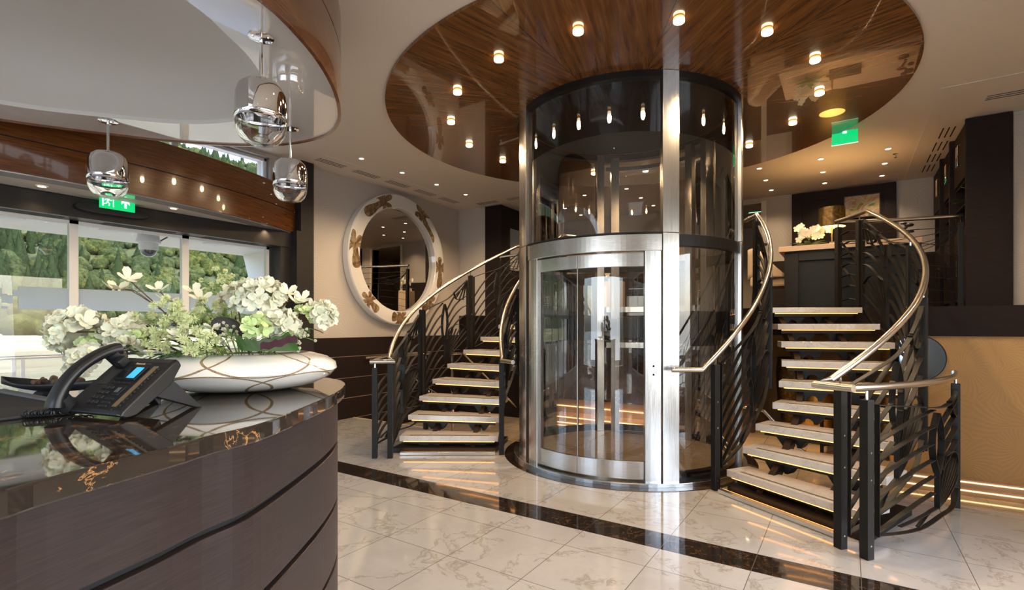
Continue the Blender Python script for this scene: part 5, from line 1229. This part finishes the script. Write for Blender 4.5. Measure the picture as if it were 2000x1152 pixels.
# ---- dark cupboards along the right, seen end on
cx0, cx1, cy0 = 1.03, 1.385, 7.0
t = thing('cupboard', (1.2, 7.02, DECK), 'tall dark cupboard nearest the railing, its side panel facing the lobby', 'cupboard')
MB().span(cx0, cx1, cy0, cy0 + .05, DECK, CEIL - .01).build('side_panel', 'dark_oak', t)
def cupboard(t, y0, y1, shelf=True):
    MB().span(cx0 + .32, cx1, y0, y1, DECK, CEIL - .01).span(cx0 + .02, cx1, y0, y1, DECK, DECK + .08).span(cx0 + .02, cx1, y1 - .03, y1, DECK, CEIL - .01).span(cx0 + .02, cx1, y0, y1, 2.36, 2.39).span(cx0 + .02, cx1, y0, y1, 2.86, 2.89).span(cx0 + .02, cx1, y0, y1, CEIL - .04, CEIL - .01).span(cx0 + .02, cx1, y0, y1, 2.62, 2.635).build('body', 'dark_oak', t)
    for z0, z1 in ((DECK + .08, 2.36), (2.89, CEIL - .04)):
        d = MB().span(cx0, cx0 + .02, y0 + .01, y1 - .04, z0, z1).build('door', 'dark_oak', t, bevel=.002)
        zc = (z0 + z1) / 2
        for yy in (y0 + .20, y0 + .28): MB().tube([(cx0, yy, zc - .11), (cx0 - .03, yy, zc - .11), (cx0 - .03, yy, zc + .11), (cx0, yy, zc + .11)], .006, 8).build('handle', 'chrome', d)
cupboard(t, 7.05, 7.75)
t = thing('cupboard', (1.2, 8.0, DECK), 'second dark cupboard along the right of the upper deck', 'cupboard'); MB().span(cx0 - .03, cx1, 7.76, 7.82, DECK, CEIL - .01).build('side_panel', 'dark_oak', t); cupboard(t, 7.83, 8.5)
t = thing('cupboard', (1.2, 8.8, DECK), 'last dark cupboard before the back wall on the right', 'cupboard'); MB().span(cx0 - .03, cx1, 8.51, 8.56, DECK, CEIL - .01).build('side_panel', 'dark_oak', t); cupboard(t, 8.57, 9.4)
for i, (y, mt_, h) in enumerate(((8.64, 'white_paint', .2), (8.70, 'inlay_brown', .22), (8.75, 'sign_label', .19), (7.90, 'white_paint', .21), (7.95, 'leaf_purple', .2))):
    t = thing('book', (1.12, y, 2.40), ['white', 'brown', 'dark green', 'white', 'dark red'][i] + ' book standing on a shelf of the ' + ('last' if i < 3 else 'second') + ' cupboard', 'book')
    MB().span(1.06, 1.2, y - .018, y + .018, 2.391, 2.391 + h).build('cover', mt_, t); MB().span(1.065, 1.19, y - .014, y + .014, 2.392 + h - .004, 2.391 + h + .002).build('pages', 'white_paint', t)
orchid(Vector((1.18, 7.42, 2.645)), 'small white flower on the shelf of the nearest cupboard', 7, .03, .06, .05, pot=False).__class__
# ---- left: dark cupboard with a glazed door
t = thing('cupboard', (-5.1, 7.05, DECK), 'tall dark cupboard at the left of the upper deck behind the left railing', 'cupboard')
MB().span(-5.45, -5.10, 7.45, 7.5, DECK, CEIL - .01).build('body', 'dark_oak', t, bevel=.003)
m = MB().span(-5.44, -5.12, 7.5, 9.4, DECK, CEIL - .01); m.build('side_body', 'dark_oak', t)
m = MB().span(-5.12, -5.105, 7.75, 8.5, 2.35, 3.1); m.build('glass_front', 'mirror', t)
# ---- lower lobby
t = thing('porthole_mirror', (.72, WE + .01, 1.02), 'round bluish mirror on the golden wall low behind the right staircase', 'mirror')
pc = P3(1791, 1.02, WE + .005)
t.location = pc
m = MB(); n = 48
for r0, r1, mt_, nm, y_ in ((0, .215, 'blue_mirror', 'mirror_glass', -.012), (.215, .224, 'black_steel', 'frame', -.02)):
    m = MB(); k = 48; vs = [pc + Vector((r * math.cos(2 * math.pi * i / k), yy, r * math.sin(2 * math.pi * i / k))) for r in ((r0 or .001), r1) for yy in (y_, .012) for i in range(k)]
    m.add(vs, [(a * k + i, a * k + (i + 1) % k, b_ * k + (i + 1) % k, b_ * k + i) for a, b_ in ((0, 1), (1, 3), (3, 2), (2, 0)) for i in range(k)]); m.build(nm, mt_, t)
# lit skirting at the foot of the golden wall
t = thing('lit_skirting', (1.3, WE, LOW), 'pale skirting with two glowing light lines along the golden wall at the right', 'skirting')
MB().span(.42, XR, WE - .04, WE + .02, LOW, LOW + .15).build('board', 'top_stone', t)
for z in (LOW + .045, LOW + .125): MB().span(.42, XR, WE - .046, WE - .04, z, z + .008).build('light_line', 'led_soft', t)
t = thing('lit_step', (-3.2, 7.6, LOW), 'low step with glowing edges seen through the lift door', 'step')
MB().span(-4.5, -2.3, 7.4, 8.28, LOW, LOW + .14).span(-4.5, -2.6, 7.7, 8.28, LOW + .14, LOW + .27).build('block', 'top_stone', t)
for x1_, y_, z in ((-2.3, 7.39, LOW + .02), (-2.3, 7.39, LOW + .11), (-2.6, 7.69, LOW + .24)): MB().span(-4.5, x1_, y_ - .006, y_, z, z + .009).build('light_line', 'led_soft', t)
def vase(px, w_, zb, prof, label, mt='bronze_gold'):
    c = P3(px, zb, w_); t = thing('vase', c, label, 'vase'); MB().lathe(prof, c, 32).build('body', mt, t, smooth=50)
    MB().lathe([(prof[-1][0], 0), (prof[-1][0] + .01, .008), (prof[-1][0], .016)], c + Vector((0, 0, prof[-1][1])), 32, cap=False).build('lip', mt, t)
vase(1600, 8.1, LOW, [(.12, 0), (.2, .1), (.26, .3), (.24, .5), (.16, .66), (.14, .74)], 'big golden vase standing on the floor under the upper deck')
vase(1548, 8.6, LOW + .0, [(.1, 0), (.12, .05), (.2, .5), (.22, .9), (.2, 1.1)], 'tall golden vase farther back under the upper deck', 'gold_shade')
t = thing('low_table', P3(1560, LOW, 8.0), 'dark low table under the upper deck', 'table'); c = t.location.copy(); c = Vector((c.x + .55, 7.7, LOW)); t.location = c
MB().span(c.x - .3, c.x + .3, c.y - .25, c.y + .25, LOW + .42, LOW + .46).build('table_top', 'dark_oak', t, bevel=.003)
for dx in (-.26, .26):
    for dy in (-.21, .21): MB().span(c.x + dx - .02, c.x + dx + .02, c.y + dy - .02, c.y + dy + .02, LOW, LOW + .42).build('leg', 'black_steel', t)
# lamps of the lower lobby and of the corridor
for x, y, pw in ((-.5, 7.5, 24), (-3.4, 7.3, 22), (-1.9, 7.0, 26), (-1.0, 6.7, 14), (-2.9, 6.8, 14)): 
    z = 1.22 if y > WE else 1.2
    if y > WE: down(x, y, 1.235, 'downlight under the upper deck at x%+.1f y%.1f' % (x, y) if False else {-.5: 'downlight under the upper deck behind the right staircase', -3.4: 'downlight under the upper deck behind the left staircase', -1.9: 'downlight under the upper deck straight behind the lift', -1.0: 'downlight at the deck edge right of the lift back', -2.9: 'downlight at the deck edge left of the lift back'}[x], pw, 'downlights under the upper deck', (1, .6, .28))
for x, y in ((-1.6, 11), (-2.8, 10.6)): down(x, y, CEIL, 'downlight in the corridor ceiling, ' + ('right' if x > -2 else 'left') + ' one', 14, 'downlights in the corridor', (1, .68, .36))
# daylight by the window walls: the sky, plus the added area lamps outside them
